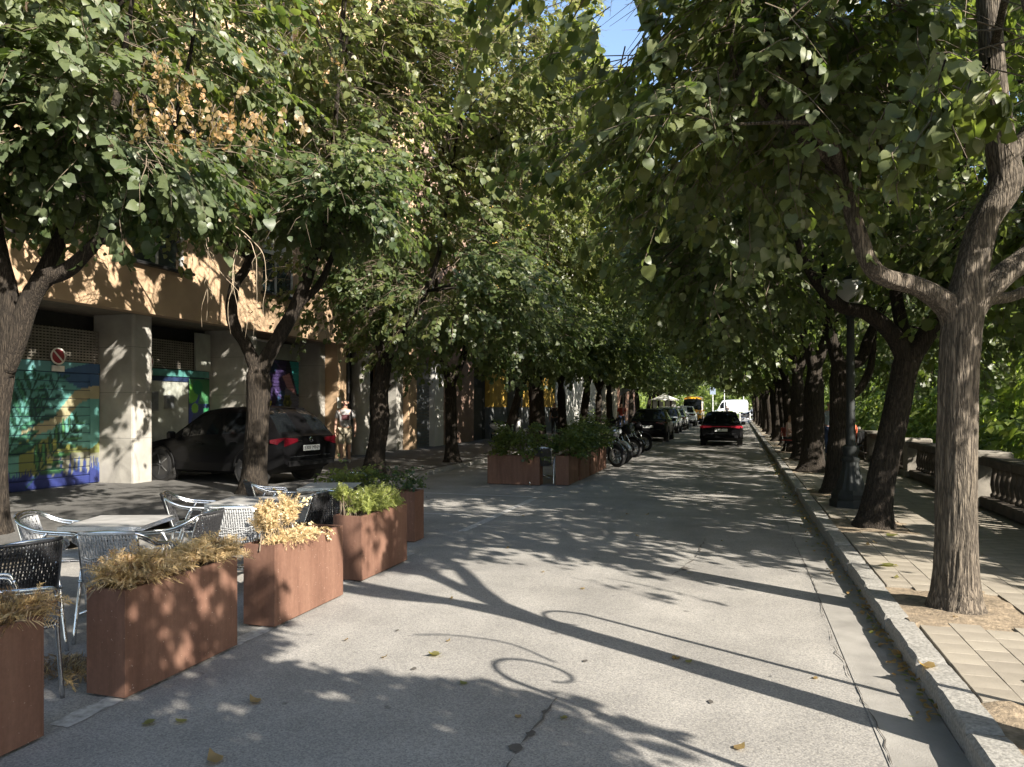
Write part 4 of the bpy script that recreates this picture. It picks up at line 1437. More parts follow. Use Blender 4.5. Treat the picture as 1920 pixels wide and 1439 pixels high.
# ---- two more trees stand behind the viewer and shade the foreground
for (ty, sd) in ((-.3, 21), (-4.3, 22)):
    make_tree('linden_tree', 'linden behind the viewer that throws leaf shade over the near road' if sd == 21 else 'second linden behind the viewer on the river side', (1.62, ty, SWZ),
              [(0, 0, -.05, .2), (0, 0, 1.2, .16), (0, .02, 2.4, .16)],
              [[(0, .02, 2.3, .12), (-.6, .3, 3.4, .08), (-1.2, .6, 5, .03)], [(0, 0, 2.3, .12), (.6, .3, 3.4, .08), (1.2, .1, 5, .03)]],
              [((-.1, .0, 4.4), (2.9, 2.2, 1.7), 1), ((.4, .9, 3.4), (2.2, 1.6, .9), .6), ((1.6, .3, 3.9), (1.8, 1.7, 1.4), .35)],
              1500, shape='mid', seed=sd, detail=1, carve=True, zmin=2.35, group=G,
              viewmask=lambda P: ~((np.hypot(P[:, 0], P[:, 1]) < 2.6) & in_view(P, .62)[0]))

# ---- far right row: one tree, copied
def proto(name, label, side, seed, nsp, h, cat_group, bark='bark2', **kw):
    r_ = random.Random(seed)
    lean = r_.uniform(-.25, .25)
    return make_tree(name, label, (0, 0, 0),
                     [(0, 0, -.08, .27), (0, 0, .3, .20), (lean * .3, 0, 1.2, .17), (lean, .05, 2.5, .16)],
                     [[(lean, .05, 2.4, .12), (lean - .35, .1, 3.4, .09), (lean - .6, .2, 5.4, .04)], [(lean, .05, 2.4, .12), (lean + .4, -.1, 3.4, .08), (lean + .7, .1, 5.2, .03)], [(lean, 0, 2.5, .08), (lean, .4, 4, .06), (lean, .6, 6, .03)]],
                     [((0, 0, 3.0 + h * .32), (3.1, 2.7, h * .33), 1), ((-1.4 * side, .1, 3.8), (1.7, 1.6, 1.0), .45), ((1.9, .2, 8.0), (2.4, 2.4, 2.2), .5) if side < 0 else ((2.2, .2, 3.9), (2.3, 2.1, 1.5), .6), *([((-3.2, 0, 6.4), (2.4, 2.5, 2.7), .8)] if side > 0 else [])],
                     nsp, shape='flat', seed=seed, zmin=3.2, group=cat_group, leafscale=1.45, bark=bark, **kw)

FR = 'far lindens of the river row that look alike'
pr = [proto('linden_tree', 'dark trunked linden far down the river-side row', 1, 31 + k, 1250, 10.6, FR) for k in range(3)]
k = 0
for ty in [26.8, 30.6, 34.6, 38.5, 42.6, 47, 51.5, 56, 61, 66, 71, 76, 82]:
    o = pr[k] if k < 3 else copy_tree(pr[k % 3])
    o.location = (1.66 + rnd.uniform(-.1, .1), ty, SWZ)
    if k < 4: o['label'] = ('dark linden trunk just beyond the person in pink', 'dark linden trunk second beyond the person in pink', 'dark linden level with the moving black car', 'dark linden just beyond the moving black car')[k]
    o.rotation_euler = (0, 0, rnd.uniform(-.6, .6))
    s_ = rnd.uniform(.92, 1.1); o.scale = (s_, s_, s_)
    k += 1

# ---- left row on the building side
GL = 'lindens along the building side'
def seedclusters(pts_list):
    """dried bract bunches hanging in the crown"""
    def ex(L, r, t):
        for (c, rad, n) in pts_list:
            p = np.array(c)[None] + r.normal(size=(n, 3)) * np.array(rad)[None]
            d = np.stack([r.normal(size=n) * .5, r.normal(size=n) * .5, -np.ones(n)], 1)
            cc = np.zeros((n, 3)); cc[:, 2] = r.uniform(.85, 1, n); cc[:, 0] = r.uniform(.3, 1, n)
            L.add_sprays(p, d, r, cc, templates=COMPACT, scale=(.35, .6), leafscale=.75)
    return ex

make_tree('linden_tree', 'linden at the left edge leaning over the terrace with a forked bough', (-8.70, 6.88, LZ - .05),
          [rp(-.03, -.05, .20), rp(-.02, .6, .155), rp(.02, 1.5, .145), rp(.12, 2.3, .14), rp(.2, 2.55, .13)],
          [[rp(.28, 2.45, .12), rp(.42, 2.85, .11), rp(.62, 3.15, .10), rp(.95, 3.3, .085), rp(1.5, 3.9, .055), rp(2.2, 5.0, .03)],
           [rp(.2, 2.4, .13), rp(.16, 3.0, .11), rp(.0, 3.8, .09), rp(-.2, 5.4, .06), rp(-.1, 7.4, .03)],
           [rp(.2, 2.5, .1), rp(.5, 3.6, .08, .4), rp(1.0, 5.4, .05, .8), rp(1.2, 7.2, .02, 1)]],
          [((.2, .4, 6.9), (3.0, 2.8, 3.0), 1), ((1.7, -.3, 4.7), (1.7, 1.3, .85), .38), ((-.9, -.9, 4.6), (1.3, 1.3, 1.1), .22)],
          2050, mat='leaf_left', bark='bark2', shape='fine', seed=41, detail=2, nleaf=110, zmin=4.15, fgap=True, yellow=.02, topyellow=.38, thr=-.08,
          extra=seedclusters([((3.13, -.55, 4.70), (.22, .14, .13), 30), ((3.78, -.40, 4.60), (.24, .14, .12), 26), ((3.08, -.45, 5.2), (.2, .14, .13), 20)]), group=GL)

make_tree('linden_tree', 'dark forked linden in front of the black car', (-8.27, 11.45, LZ),
          [rp(-.05, -.05, .24), rp(-.02, .5, .21), rp(.03, 1.3, .185), rp(.05, 1.8, .19), rp(.02, 2.35, .20)],
          [[rp(.0, 2.2, .12), rp(-.18, 2.65, .105), rp(-.42, 3.1, .095), rp(-.38, 3.7, .085), rp(-.1, 4.25, .075), rp(-.2, 5.5, .05), rp(-.4, 7.4, .025)],
           [rp(.1, 2.2, .14), rp(.42, 2.8, .12), rp(.72, 3.35, .115), rp(1.0, 4.1, .09), rp(1.3, 5.5, .06), rp(1.5, 7.5, .025)],
           [rp(.7, 3.3, .07), rp(1.15, 3.75, .06), rp(1.5, 4.5, .04), rp(2.0, 5.2, .02)]],
          [((.3, .3, 7.6), (3.1, 2.8, 3.0), 1), ((1.7, -.7, 4.9), (1.9, 1.5, 1.0), .45), ((-1.2, -.6, 5.2), (1.7, 1.4, .8), .22), ((1.5, .2, 9.0), (2.6, 2.5, 2.4), .7)],
          2400, mat='leaf_left', bark='bark2', shape='mid', seed=42, thr=-.05, detail=2, nleaf=40, zmin=4.6, fgap=True, yellow=.02, topyellow=.5,
          extra=seedclusters([((-.4, -2.3, 5.6), (.34, .2, .22), 34), ((.3, -2.4, 5.2), (.32, .2, .2), 28), ((-.2, -2.5, 6.5), (.4, .3, .3), 26), ((1.3, -2.2, 4.7), (.18, .2, .12), 14), ((2.2, -1, 7), (.4, .3, .3), 10)]), group=GL)

make_tree('linden_tree', 'knotted dark linden behind the green planters', (-7.85, 15.3, LZ),
          [rp(-.08, -.05, .25), rp(-.02, .5, .21), rp(.08, 1.2, .185), rp(.05, 1.75, .20), rp(.14, 2.3, .165), rp(.18, 2.75, .17)],
          [[rp(.15, 2.6, .11), rp(.0, 3.2, .10), rp(-.2, 4.2, .07), rp(-.5, 6.6, .03)],
           [rp(.2, 2.6, .12), rp(.5, 3.05, .11), rp(.8, 3.5, .08), rp(1.4, 5.0, .05), rp(1.7, 7.0, .02)],
           [rp(.06, 1.8, .08), rp(.28, 2.05, .05)]],
          [((.3, .2, 7.0), (3.2, 2.8, 3.7), 1), ((1.8, -.5, 4.2), (2.1, 1.7, 1.2), .5), ((-.6, -.4, 4.2), (1.6, 1.5, 1.0), .2), ((2.2, .2, 8.6), (2.4, 2.5, 2.5), .8), ((3.2, -.2, 9.0), (2.0, 2.2, 2.0), .6)],
          2700, mat='leaf_left', bark='bark2', shape='mid', seed=43, thr=-.06, detail=2, nleaf=0, zmin=3.2, fgap=True, viewmask=lambda P: ~sky_gap(P), yellow=.03, topyellow=.55, group=GL)

make_tree('linden_tree', 'slim straight linden by the sign pole on the left pavement', (-7.65, 19.4, LZ),
          [rp(.02, -.05, .22), rp(.0, .5, .17), rp(-.02, 1.4, .155), rp(-.03, 2.3, .16)],
          [[rp(-.03, 2.2, .12), rp(-.3, 3.2, .09), rp(-.5, 6, .04)], [rp(0, 2.2, .12), rp(.4, 3.2, .09), rp(.8, 6, .04)]],
          [((.2, .2, 7.1), (3.2, 2.8, 3.9), 1), ((1.6, -.4, 3.9), (2.0, 1.7, 1.2), .5), ((-.5, -.6, 3.4), (1.5, 1.4, .8), .2), ((2.4, .2, 8.9), (2.5, 2.5, 2.7), .8), ((2.8, -.5, 10.6), (2.3, 2.4, 2.0), .6)],
          2100, mat='leaf_left', bark='bark2', shape='flat', seed=44, detail=2, zmin=2.5, fgap=True, viewmask=lambda P: ~sky_gap(P), yellow=.04, topyellow=.6, group=GL, leafscale=1.2)

make_tree('linden_tree', 'thin linden leaning hard to the right before the yellow house', (-7.5, 23.8, LZ),
          [rp(-.05, -.05, .18), rp(.1, .6, .15), rp(.45, 1.8, .13), rp(.85, 3.2, .12)],
          [[rp(.8, 3.0, .09), rp(1.0, 4.2, .07), rp(1.1, 6, .03)], [rp(.8, 3.0, .08), rp(.4, 4.2, .06), rp(.2, 6, .03)]],
          [((.4, .2, 7.2), (3.2, 2.7, 4.0), 1), ((1.6, -.2, 4.0), (1.9, 1.6, 1.2), .5), ((2.6, .2, 9.2), (2.5, 2.5, 2.9), .8)],
          1450, mat='leaf_left', bark='bark2', shape='flat', seed=45, zmin=2.6, yellow=.05, topyellow=.65, group=GL, leafscale=1.3)

make_tree('linden_tree', 'thick black looking linden trunk beside the white house wall', (-7.4, 27.8, LZ),
          [rp(0, -.05, .42), rp(0, .4, .34), rp(-.05, 1.4, .30), rp(-.1, 2.8, .32)],
          [[rp(-.1, 2.6, .22), rp(-.5, 3.6, .15), rp(-.9, 6, .05)], [rp(-.05, 2.6, .22), rp(.4, 3.6, .16), rp(.9, 6, .05)]],
          [((.3, .2, 7.4), (3.3, 2.8, 4.2), 1), ((1.7, -.2, 4.0), (1.9, 1.6, 1.2), .5), ((2.6, .2, 9.4), (2.5, 2.5, 3.0), .8)],
          1400, mat='leaf_left', bark='bark2', shape='flat', seed=46, zmin=2.6, yellow=.05, topyellow=.7, group=GL, leafscale=1.4)

FL = 'far lindens of the building row that look alike'
pl = [proto('linden_tree', 'dark trunked linden far down the building-side row', -1, 51 + k, 850, 11.0, FL, mat='leaf_left', yellow=.05, topyellow=.6) for k in range(3)]
k = 0
for ty in [32, 36.2, 40.4, 44.6, 49, 53.5, 58, 63, 68, 73, 78, 84]:
    o = pl[k] if k < 3 else copy_tree(pl[k % 3])
    o.location = (-7.35 + rnd.uniform(-.12, .12), ty, LZ)
    if k < 6: o['label'] = ('linden trunk before the recess between pinkish and yellow houses', 'linden trunk in front of the yellow house doorway', 'linden trunk by the end of the yellow house', 'linden before the near end of the white house', 'linden before the middle of the white house', 'linden before the far end of the white house')[k]
    o.rotation_euler = (0, 0, rnd.uniform(-.7, .7) + (PI if rnd.random() < .3 else 0))
    s_ = rnd.uniform(.95, 1.12); o.scale = (s_, s_, s_)
    k += 1
# one tree behind the viewer on the building side
o = copy_tree(pl[0]); o.location = (-8.5, 2.6, LZ); o['label'] = 'linden on the building side behind the picture edge'; o['group'] = GL

# ---- bare pale twigs hanging before the ochre wall
tw = empty('dead_twigs', (-7.3, 9.3, 0)); tag(tw, 'pale bare dead twigs hanging in front of the ochre wall', 'dead branch')
fr = random.Random(5)
for i in range(7):
    mb = MB()
    a = Vector((fr.uniform(-.5, .5), fr.uniform(-.3, .3), 4.15 + fr.uniform(-.1, .25)))
    P = [a]
    dr = Vector((fr.uniform(-.16, .22), fr.uniform(-.1, .1), -.16))
    for q in range(8):
        dr = dr * .8 + Vector((fr.uniform(-.12, .12), fr.uniform(-.05, .05), -.045 - .012 * q))
        P.append(P[-1] + dr * .62)
    Pq, Qq = catmull(P, [.0065 - .0006 * q for q in range(9)], 3)
    mb.tube(Pq, Qq, 5)
    for s_ in range(2):
        b = Pq[fr.randrange(6, len(Pq) - 4)]
        mb.tube([b, b + Vector((fr.uniform(-.1, .1), 0, -.08)), b + Vector((fr.uniform(-.16, .16), 0, -.2))], [.004, .003, .0015], 4)
    mb.build('twig', M['drytwig'], tw, smooth='all')

# ---- trees on the far bank: bright in the sun
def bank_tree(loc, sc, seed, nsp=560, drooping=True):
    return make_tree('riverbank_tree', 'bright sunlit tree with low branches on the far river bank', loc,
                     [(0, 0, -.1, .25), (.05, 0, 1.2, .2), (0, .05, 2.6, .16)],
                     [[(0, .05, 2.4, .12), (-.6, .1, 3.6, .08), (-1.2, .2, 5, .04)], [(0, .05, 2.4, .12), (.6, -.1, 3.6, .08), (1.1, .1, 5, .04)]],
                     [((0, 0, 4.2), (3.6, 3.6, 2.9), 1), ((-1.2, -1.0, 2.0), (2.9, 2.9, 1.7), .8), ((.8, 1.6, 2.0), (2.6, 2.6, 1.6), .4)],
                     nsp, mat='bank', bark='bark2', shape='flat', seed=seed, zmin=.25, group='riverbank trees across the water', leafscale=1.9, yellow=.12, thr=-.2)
bt = [bank_tree((0, 0, 0), 1, 61 + k) for k in range(3)]
spots = [(8.6, 7.6), (8.7, 12.4), (8.4, 17), (8.7, 22), (8.5, 27), (8.6, 33), (8.5, 39), (8.7, 46), (8.5, 54), (8.6, 62), (8.6, 71), (8.6, 80), (14.5, 22), (15.5, 27), (14.0, 32), (15.0, 38), (14.3, 44), (15.5, 50), (14.5, 57), (15, 66), (15, 76), (14.5, 88), (15, 101), (20.5, 30), (21, 39), (21.5, 48), (21.5, 60), (22, 74), (22, 90), (20, 22), (26, 34), (27, 50)]
for i, (x, y) in enumerate(spots):
    o = bt[i] if i < 3 else copy_tree(bt[i % 3])
    o['label'] = 'sunlit tree growing at the near river edge just beyond the balustrade' if x < 10 else 'bright sunlit tree with low branches on the far river bank'
    if i < 3: o['label'] = ('bright tree beyond the balustrade at the right picture edge', 'bright tree beyond the balustrade right of the first trunk', 'bright tree beyond the balustrade left of the first trunk')[i]
    o['group'] = 'trees at the near river edge' if x < 10 else 'riverbank trees across the water'
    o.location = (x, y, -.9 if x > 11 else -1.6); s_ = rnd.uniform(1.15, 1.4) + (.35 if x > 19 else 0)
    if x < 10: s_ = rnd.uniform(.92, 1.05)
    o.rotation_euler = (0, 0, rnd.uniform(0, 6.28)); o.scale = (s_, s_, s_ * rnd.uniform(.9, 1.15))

# ---- end of the street: hedge and trees in the open sun
for i, (x, y, sc) in enumerate(((-14, 128, 1.4), (-7, 134, 1.5), (0, 130, 1.25), (6, 137, 1.5), (-20, 138, 1.7), (-3, 146, 1.8), (9, 124, 1.2), (-28, 132, 1.7), (3, 150, 1.9))):
    o = copy_tree(bt[i % 3]); o.location = (x, y, 0); o.scale = (sc, sc, sc * 1.05); o.rotation_euler = (0, 0, i * 1.3)
    o['label'] = 'sunlit tree beyond the crossing at the end of the street'; o['group'] = 'trees beyond the crossing'
L = Leaves()
n = 900
p = np.stack([rng.uniform(-22, 10, n), rng.uniform(107.5, 109.2, n), rng.uniform(.1, .95, n)], 1)
d = np.stack([rng.normal(size=n), -1 + rng.normal(size=n) * .4, .4 + rng.normal(size=n) * .3], 1)
c = np.zeros((n, 3)); c[:, 0] = rng.uniform(.3, 1, n); c[:, 1] = rng.uniform(0, .5, n)
L.add_sprays(p, d, rng, c, leafscale=1.6); L.pack()
o = link_mesh('hedge', L.mesh('hedge', 'flat'), M['hedge']); tag(o, 'bright clipped hedge across the far end of the street', 'hedge')

# ================================================================== STREET LAMP
lamp = empty('street_lamp', (1.63, 12.4, SWZ)); tag(lamp, 'old iron street lamp with fluted foot and one opal globe', 'street lamp')
mb = MB(); mb.lathe([(.30, 0), (.30, .10), (.27, .13), (.28, .20), (.25, .24), (.235, .26)], 8, (0, 0, 0)); mb.build('base', M['iron'], lamp)
mb = MB()
n = 48; prof = [(.225, .25), (.20, .34), (.155, .48), (.125, .60), (.115, .68), (.13, .70), (.13, .74), (.10, .77), (.12, .84), (.12, .90), (.085, .94)]
V = [((r_ * (1 - (.09 * (k % 4 < 2)) if .28 < z < .66 else r_)) * math.cos(2 * PI * k / n), (r_ * (1 - (.09 * (k % 4 < 2)) if .28 < z < .66 else r_)) * math.sin(2 * PI * k / n), z) for r_, z in prof for k in range(n)]
V = []
for r_, z in prof:
    for k in range(n):
        q = r_ * (.90 if (k % 4 < 2 and .3 < z < .66) else 1.0)
        V.append((q * math.cos(2 * PI * k / n), q * math.sin(2 * PI * k / n), z))
F = [(i * n + k, i * n + (k + 1) % n, (i + 1) * n + (k + 1) % n, (i + 1) * n + k) for i in range(len(prof) - 1) for k in range(n)]
mb.add(V, F); mb.build('fluted_foot', M['iron'], lamp, smooth=True)
mb = MB(); mb.lathe([(.072, .94), (.062, 1.6), (.058, 2.4), (.055, 2.86), (.075, 2.88), (.075, 2.93), (.05, 2.95), (.05, 3.0), (.10, 3.04), (.12, 3.08)], 20); mb.build('post', M['iron'], lamp, smooth=True)
mb = MB(); mb.lathe([(.09, 3.08), (.135, 3.11), (.175, 3.18), (.190, 3.27), (.18, 3.35), (.15, 3.42), (.10, 3.47), (.05, 3.49)], 28); mb.build('globe', M['globe'], lamp, smooth='all')
mb = MB(); mb.lathe([(.12, 3.455), (.105, 3.49), (.05, 3.52), (.02, 3.58)], 16); mb.build('globe_cap', M['iron'], lamp, smooth=True)

# pair of wrought-iron poles with curled tops that stand just outside the picture (their shadows lie on the road)
def curl_pole(loc, h, r0, turns, flip, leaf, label):
    g = empty('curled_iron_pole', loc); tag(g, label, 'iron pole', 'curled iron poles beside the kerb')
    # the scroll lies in the plane facing the sun's low rays
    ax = Vector((-S.y, S.x, 0)).normalized() * flip
    P = [Vector((0, 0, 0)), Vector((0, 0, h * .5)), Vector((0, 0, h * .86))]
    c0 = Vector((0, 0, h * .86)) + ax * r0
    for q in range(1, 26):
        a = PI - q / 25 * turns * 2 * PI
        rr = r0 * (1 - .62 * q / 25)
        P.append(c0 + ax * rr * math.cos(a) + Vector((0, 0, rr * math.sin(a) * 1.25)))
    Pq, Qq = catmull(P, [.024, .021, .019] + [.017 - .0003 * q for q in range(25)], 4)
    mb = MB(); mb.tube(Pq, Qq, 8); mb.build('pole', M['iron'], g, smooth='all')
    if leaf:
        mb = MB()
        e = c0 + ax * r0 * 1.0 + Vector((0, 0, .05))
        mb.tube(catmull([e, e + ax * .05 + Vector((0, 0, .3)), e - ax * .12 + Vector((0, 0, .55)), e - ax * .30 + Vector((0, 0, .66))], [.012, .012, .010, .006], 6)[0], .010, 6)
        mb.build('finial', M['iron'], g, smooth='all')
    mb = MB(); mb.lathe([(.05, 0), (.05, .02), (.025, .05)], 10); mb.build('foot', M['iron'], g)
curl_pole((1.42, 2.80, SWZ), 2.0, .21, .86, 1, True, 'curled iron pole nearer the viewer, outside the picture, casting the spiral shadow')
curl_pole((1.50, 4.36, SWZ), 1.95, .20, .6, -1, False, 'curled iron pole beside the forked linden, outside the picture')

# ================================================================== PLANTERS
def planter(x, y, lx, ly, h, rz, label):
    g = empty('planter', (x, y, 0), rz); tag(g, label, 'planter', 'rusted steel planters along the road')
    t = .012
    mb = MB()
    e = .006
    for (cx, cy, sx, sy) in ((0, ly / 2 - t / 2, lx, t), (0, -ly / 2 + t / 2, lx, t), (lx / 2 - t / 2, 0, t, ly - 2 * t - .002), (-lx / 2 + t / 2, 0, t, ly - 2 * t - .002)):
        mb.box((cx, cy, h / 2 + .015), (sx, sy, h))
    mb.box((0, 0, .04), (lx - .04, ly - .04, .02))
    mb.build('body', M['corten'], g)
    mb = MB()      # folded rim
    for (cx, cy, sx, sy) in ((0, ly / 2 - .014, lx - .002, .022), (0, -ly / 2 + .014, lx - .002, .022), (lx / 2 - .014, 0, .022, ly - .05), (-lx / 2 + .014, 0, .022, ly - .05)):
        mb.box((cx, cy, h + .0115), (sx, sy, .010))
    mb.build('rim', M['corten'], g)
    mb = MB()
    mb.grid(lambda u, v: ((u - .5) * (lx - .03), (v - .5) * (ly - .03), h - .055 + .03 * noise.noise(Vector((u * 4 + x, v * 5, y)))), 10, 8)
    mb.build('soil', M['soil'], g, smooth='all')
    mb = MB(); mb.box((0, 0, .008), (lx - .05, ly - .05, .016)); mb.build('base', M['dark'], g)
    return g

PH = .60
planter(-3.435, 2.36, .27, 1.02, PH, 0, 'nearest rusted steel planter at the lower left, cut by the picture edge')
planter(-3.425, 3.86, .27, .98, PH, 0, 'dark rusted steel planter with tan dead conifer, second from the lower left corner')
planter(-3.425, 5.28, .27, 1.0, PH, 0, 'orange rusted steel planter with a pale dried bush spilling over, third in the row')
planter(-3.53, 6.78, .30, 1.0, PH, 0, 'rusted steel planter with the bright yellow green shrub')
planter(-4.32, 8.42, 1.15, .27, PH, 0, 'rusted steel planter set crosswise with dark green shrubs at the end of the near terrace')
planter(-4.52, 15.1, 1.14, .27, PH, 0, 'wide rusted steel planter facing the viewer at the start of the far terrace')
planter(-3.51, 15.62, .28, .98, PH, 0, 'rusted steel planter right of the dark chair in the far terrace')
planter(-3.49, 16.75, .28, .98, PH, 0, 'second kerbside planter of the far terrace with leafy shrubs')
planter(-3.49, 17.95, .28, .98, PH, 0, 'third kerbside planter of the far terrace')
planter(-3.50, 19.15, .28, .98, PH, 0, 'last planter of the far terrace next to the motorbikes')


def conifer(name, label, cat, loc, lobes, nfr, mat, seed, yellow=.1, group=None, flen=.20, dark=.0):
    """dead or living dwarf conifer: feathery fronds on arching stems"""
    r = np.random.default_rng(seed)
    g = empty(name, loc); tag(g, label, cat, group)
    V, F, C = [], [], []
    nv = 0
    mbs = MB()
    for (c, rad, wgt) in lobes:
        for q in range(int(nfr * wgt)):
            u = r.normal(size=3); u[2] = abs(u[2]) * .8 + .1; u /= np.linalg.norm(u)
            tip = np.array(c) + u * np.array(rad) * r.uniform(.45, 1.0)
            root = np.array(c) * np.array([.6, .8, 0]) + np.array([r.normal() * .03, r.normal() * .08, -.03])
            ax = tip - root + np.array([r.normal() * .05, r.normal() * .05, -.03]); ax /= np.linalg.norm(ax)
            droop = r.uniform(.15, .6)
            col = np.array([r.uniform(.1, 1), np.clip(yellow + r.normal() * .15, 0, .9), 1.0 if r.uniform() < dark else 0, 1])
            sdv = np.cross(ax, r.normal(size=3)); sdv /= np.linalg.norm(sdv)
            L_ = flen * r.uniform(.7, 1.3)
            nb = 19
            for b in range(nb):
                f = b / nb
                o = tip + ax * L_ * (f - .45) + np.array([0, 0, -droop * L_ * f * f])
                for s_ in (1, -1):
                    dd = ax * .65 + sdv * s_ * .8 + r.normal(size=3) * .22; dd /= np.linalg.norm(dd)
                    l = L_ * .30 * (1 - .55 * f) * r.uniform(.7, 1.2)
                    wv = np.cross(dd, r.normal(size=3)); wv /= np.linalg.norm(wv) + 1e-9; wv *= .0024
                    e = o + dd * l + np.array([0, 0, -.15 * l])
                    m_ = o + dd * l * .5
                    V += [o - wv * .5, o + wv * .5, m_ + wv, m_ - wv, e]
                    F += [(nv, nv + 1, nv + 2), (nv, nv + 2, nv + 3), (nv + 3, nv + 2, nv + 4)]
                    cc = col.copy(); cc[0] = np.clip(cc[0] + r.normal() * .15, 0, 1)
                    C += [cc] * 5; nv += 5
            if q % 6 == 0:
                m2 = (root + tip) / 2 + np.array([0, 0, .04])
                mbs.tube([root, m2, tip], [.006, .004, .002], 4)
    me = raw_mesh('foliage', np.array(V), np.array(F), np.array(C))
    tag(link_mesh('foliage', me, M[mat], g), kind='stuff')
    mbs.build('stem', M['twig'], g)
    return g

DG = 'dead dwarf conifers in the planters'
conifer('dead_conifer', 'brown dead conifer spilling out of the nearest planter at the lower left', 'shrub', (-3.435, 2.55, PH), [((0, .20, .03), (.16, .26, .12), 1.0), ((-.02, -.2, .05), (.15, .2, .12), .6)], 130, 'dry', 3, yellow=.0, group=DG, dark=.45)
conifer('dead_conifer', 'brown dead conifer at the near end of the dark planter', 'shrub', (-3.425, 3.62, PH), [((.03, -.02, .06), (.18, .26, .13), 1.0), ((.0, -.12, .1), (.12, .12, .12), .3)], 200, 'dry', 4, yellow=.05, group=DG, dark=.18)
conifer('dead_conifer', 'pale tan dead conifer at the far end of the dark planter', 'shrub', (-3.425, 4.16, PH), [((.02, .05, .05), (.18, .26, .13), 1.0), ((-.02, -.15, .06), (.14, .12, .1), .3)], 180, 'dry', 5, yellow=.3, group=DG, dark=.04)
conifer('dead_conifer', 'golden dead conifer rising in two peaks from the orange planter', 'shrub', (-3.43, 5.12, PH), [((.03, -.28, .15), (.09, .10, .20), .7), ((.04, .0, .02), (.17, .32, .08), .9), ((-.04, .10, .16), (.08, .09, .18), .5)], 170, 'dry', 6, flen=.16, yellow=.35, group=DG, dark=.0)
# dried leafy stalks beside it
L = Leaves()
n = 9
p = np.stack([rng.normal(size=n) * .05, rng.normal(size=n) * .10 + .12, rng.uniform(.02, .26, n)], 1)
d = np.stack([rng.normal(size=n) * .5, rng.normal(size=n) * .5, rng.uniform(.3, 1, n)], 1)
c = np.zeros((n, 3)); c[:, 1] = rng.uniform(.5, .95, n); c[:, 0] = .9
L.add_sprays(p, d, rng, c, templates=COMPACT, scale=(.22, .38), leafscale=.75); L.pack()
g = empty('dried_plant', (-3.44, 5.15, PH)); tag(g, 'pale curled dried plant behind the golden conifer', 'plant')
tag(link_mesh('foliage', L.mesh('foliage', 'mid'), M['dry'], g), kind='stuff')
L = Leaves(); n = 10
p = np.stack([rng.normal(size=n) * .06, rng.normal(size=n) * .06, rng.uniform(.0, .06, n)], 1)
d = np.stack([rng.normal(size=n), rng.normal(size=n), np.zeros(n)], 1)
c = np.zeros((n, 3)); c[:, 1] = .95; c[:, 0] = .9
L.add_sprays(p, d, rng, c, templates=COMPACT, scale=(.2, .3), leafscale=.9); L.pack()
g = empty('dried_plant', (-3.36, 5.46, PH)); tag(g, 'small pale dried plant hanging over the orange planter rim', 'plant')
tag(link_mesh('foliage', L.mesh('foliage', 'mid'), M['dry'], g), kind='stuff')
# fallen dead branches between chairs and planter
conifer('dead_branch', 'brown dead conifer branches lying on the ground under the chairs', 'dead branch', (-4.0, 3.55, .02), [((0, 0, .02), (.35, .3, .05), 1.0)], 60, 'dry', 8, yellow=0, dark=.7)
conifer('yellow_green_shrub', 'bright yellow green feathery shrub in the fourth planter', 'shrub', (-3.53, 6.80, PH), [((.02, -.20, .05), (.18, .26, .21), 1.1), ((.0, .15, .04), (.20, .30, .22), 1.2), ((-.08, -.46, .20), (.08, .12, .1), .4)], 210, 'heath', 9, yellow=.2, flen=.15)


def leafy_shrub(name, label, loc, ext, n, mat, seed, leafscale=.5, yellow=.05, group=None, height=.5, scale=(.3, .5), shade=.4):
    r = np.random.default_rng(seed)
    g = empty(name, loc); tag(g, label, 'shrub', group)
    u = r.uniform(-1, 1, n); v = r.uniform(-1, 1, n); z = r.uniform(0, 1, n) ** .8
    k = np.array([noise.noise(Vector((a * 1.7, seed, c * 2))) for a, c in zip(u, z)])
    p = np.stack([u * ext[0] * (1 - .35 * z), v * ext[1] * (1 - .3 * z), z * height * (.75 + .5 * k)], 1)
    d = np.stack([u + r.normal(size=n) * .4, v + r.normal(size=n) * .4, .5 + r.normal(size=n) * .4], 1)
    c = np.zeros((n, 3)); c[:, 0] = np.clip(shade + .3 * k + r.normal(size=n) * .15, 0, 1); c[:, 1] = np.clip(yellow + r.normal(size=n) * .05, 0, 1)
    L = Leaves(); L.add_sprays(p, d, r, c, templates=COMPACT, scale=scale, leafscale=leafscale); L.pack()
    tag(link_mesh('foliage', L.mesh('foliage', 'mid'), M[mat], g), kind='stuff')
    mb = MB()
    for q in range(5):
        a = Vector((r.normal() * ext[0] * .4, r.normal() * ext[1] * .4, -.05))
        mb.tube([a, a + Vector((r.normal() * .04, r.normal() * .04, height * .5)), a + Vector((r.normal() * .08, r.normal() * .08, height * .9))], [.008, .006, .003], 5)
    mb.build('stem', M['twig'], g)
    return g

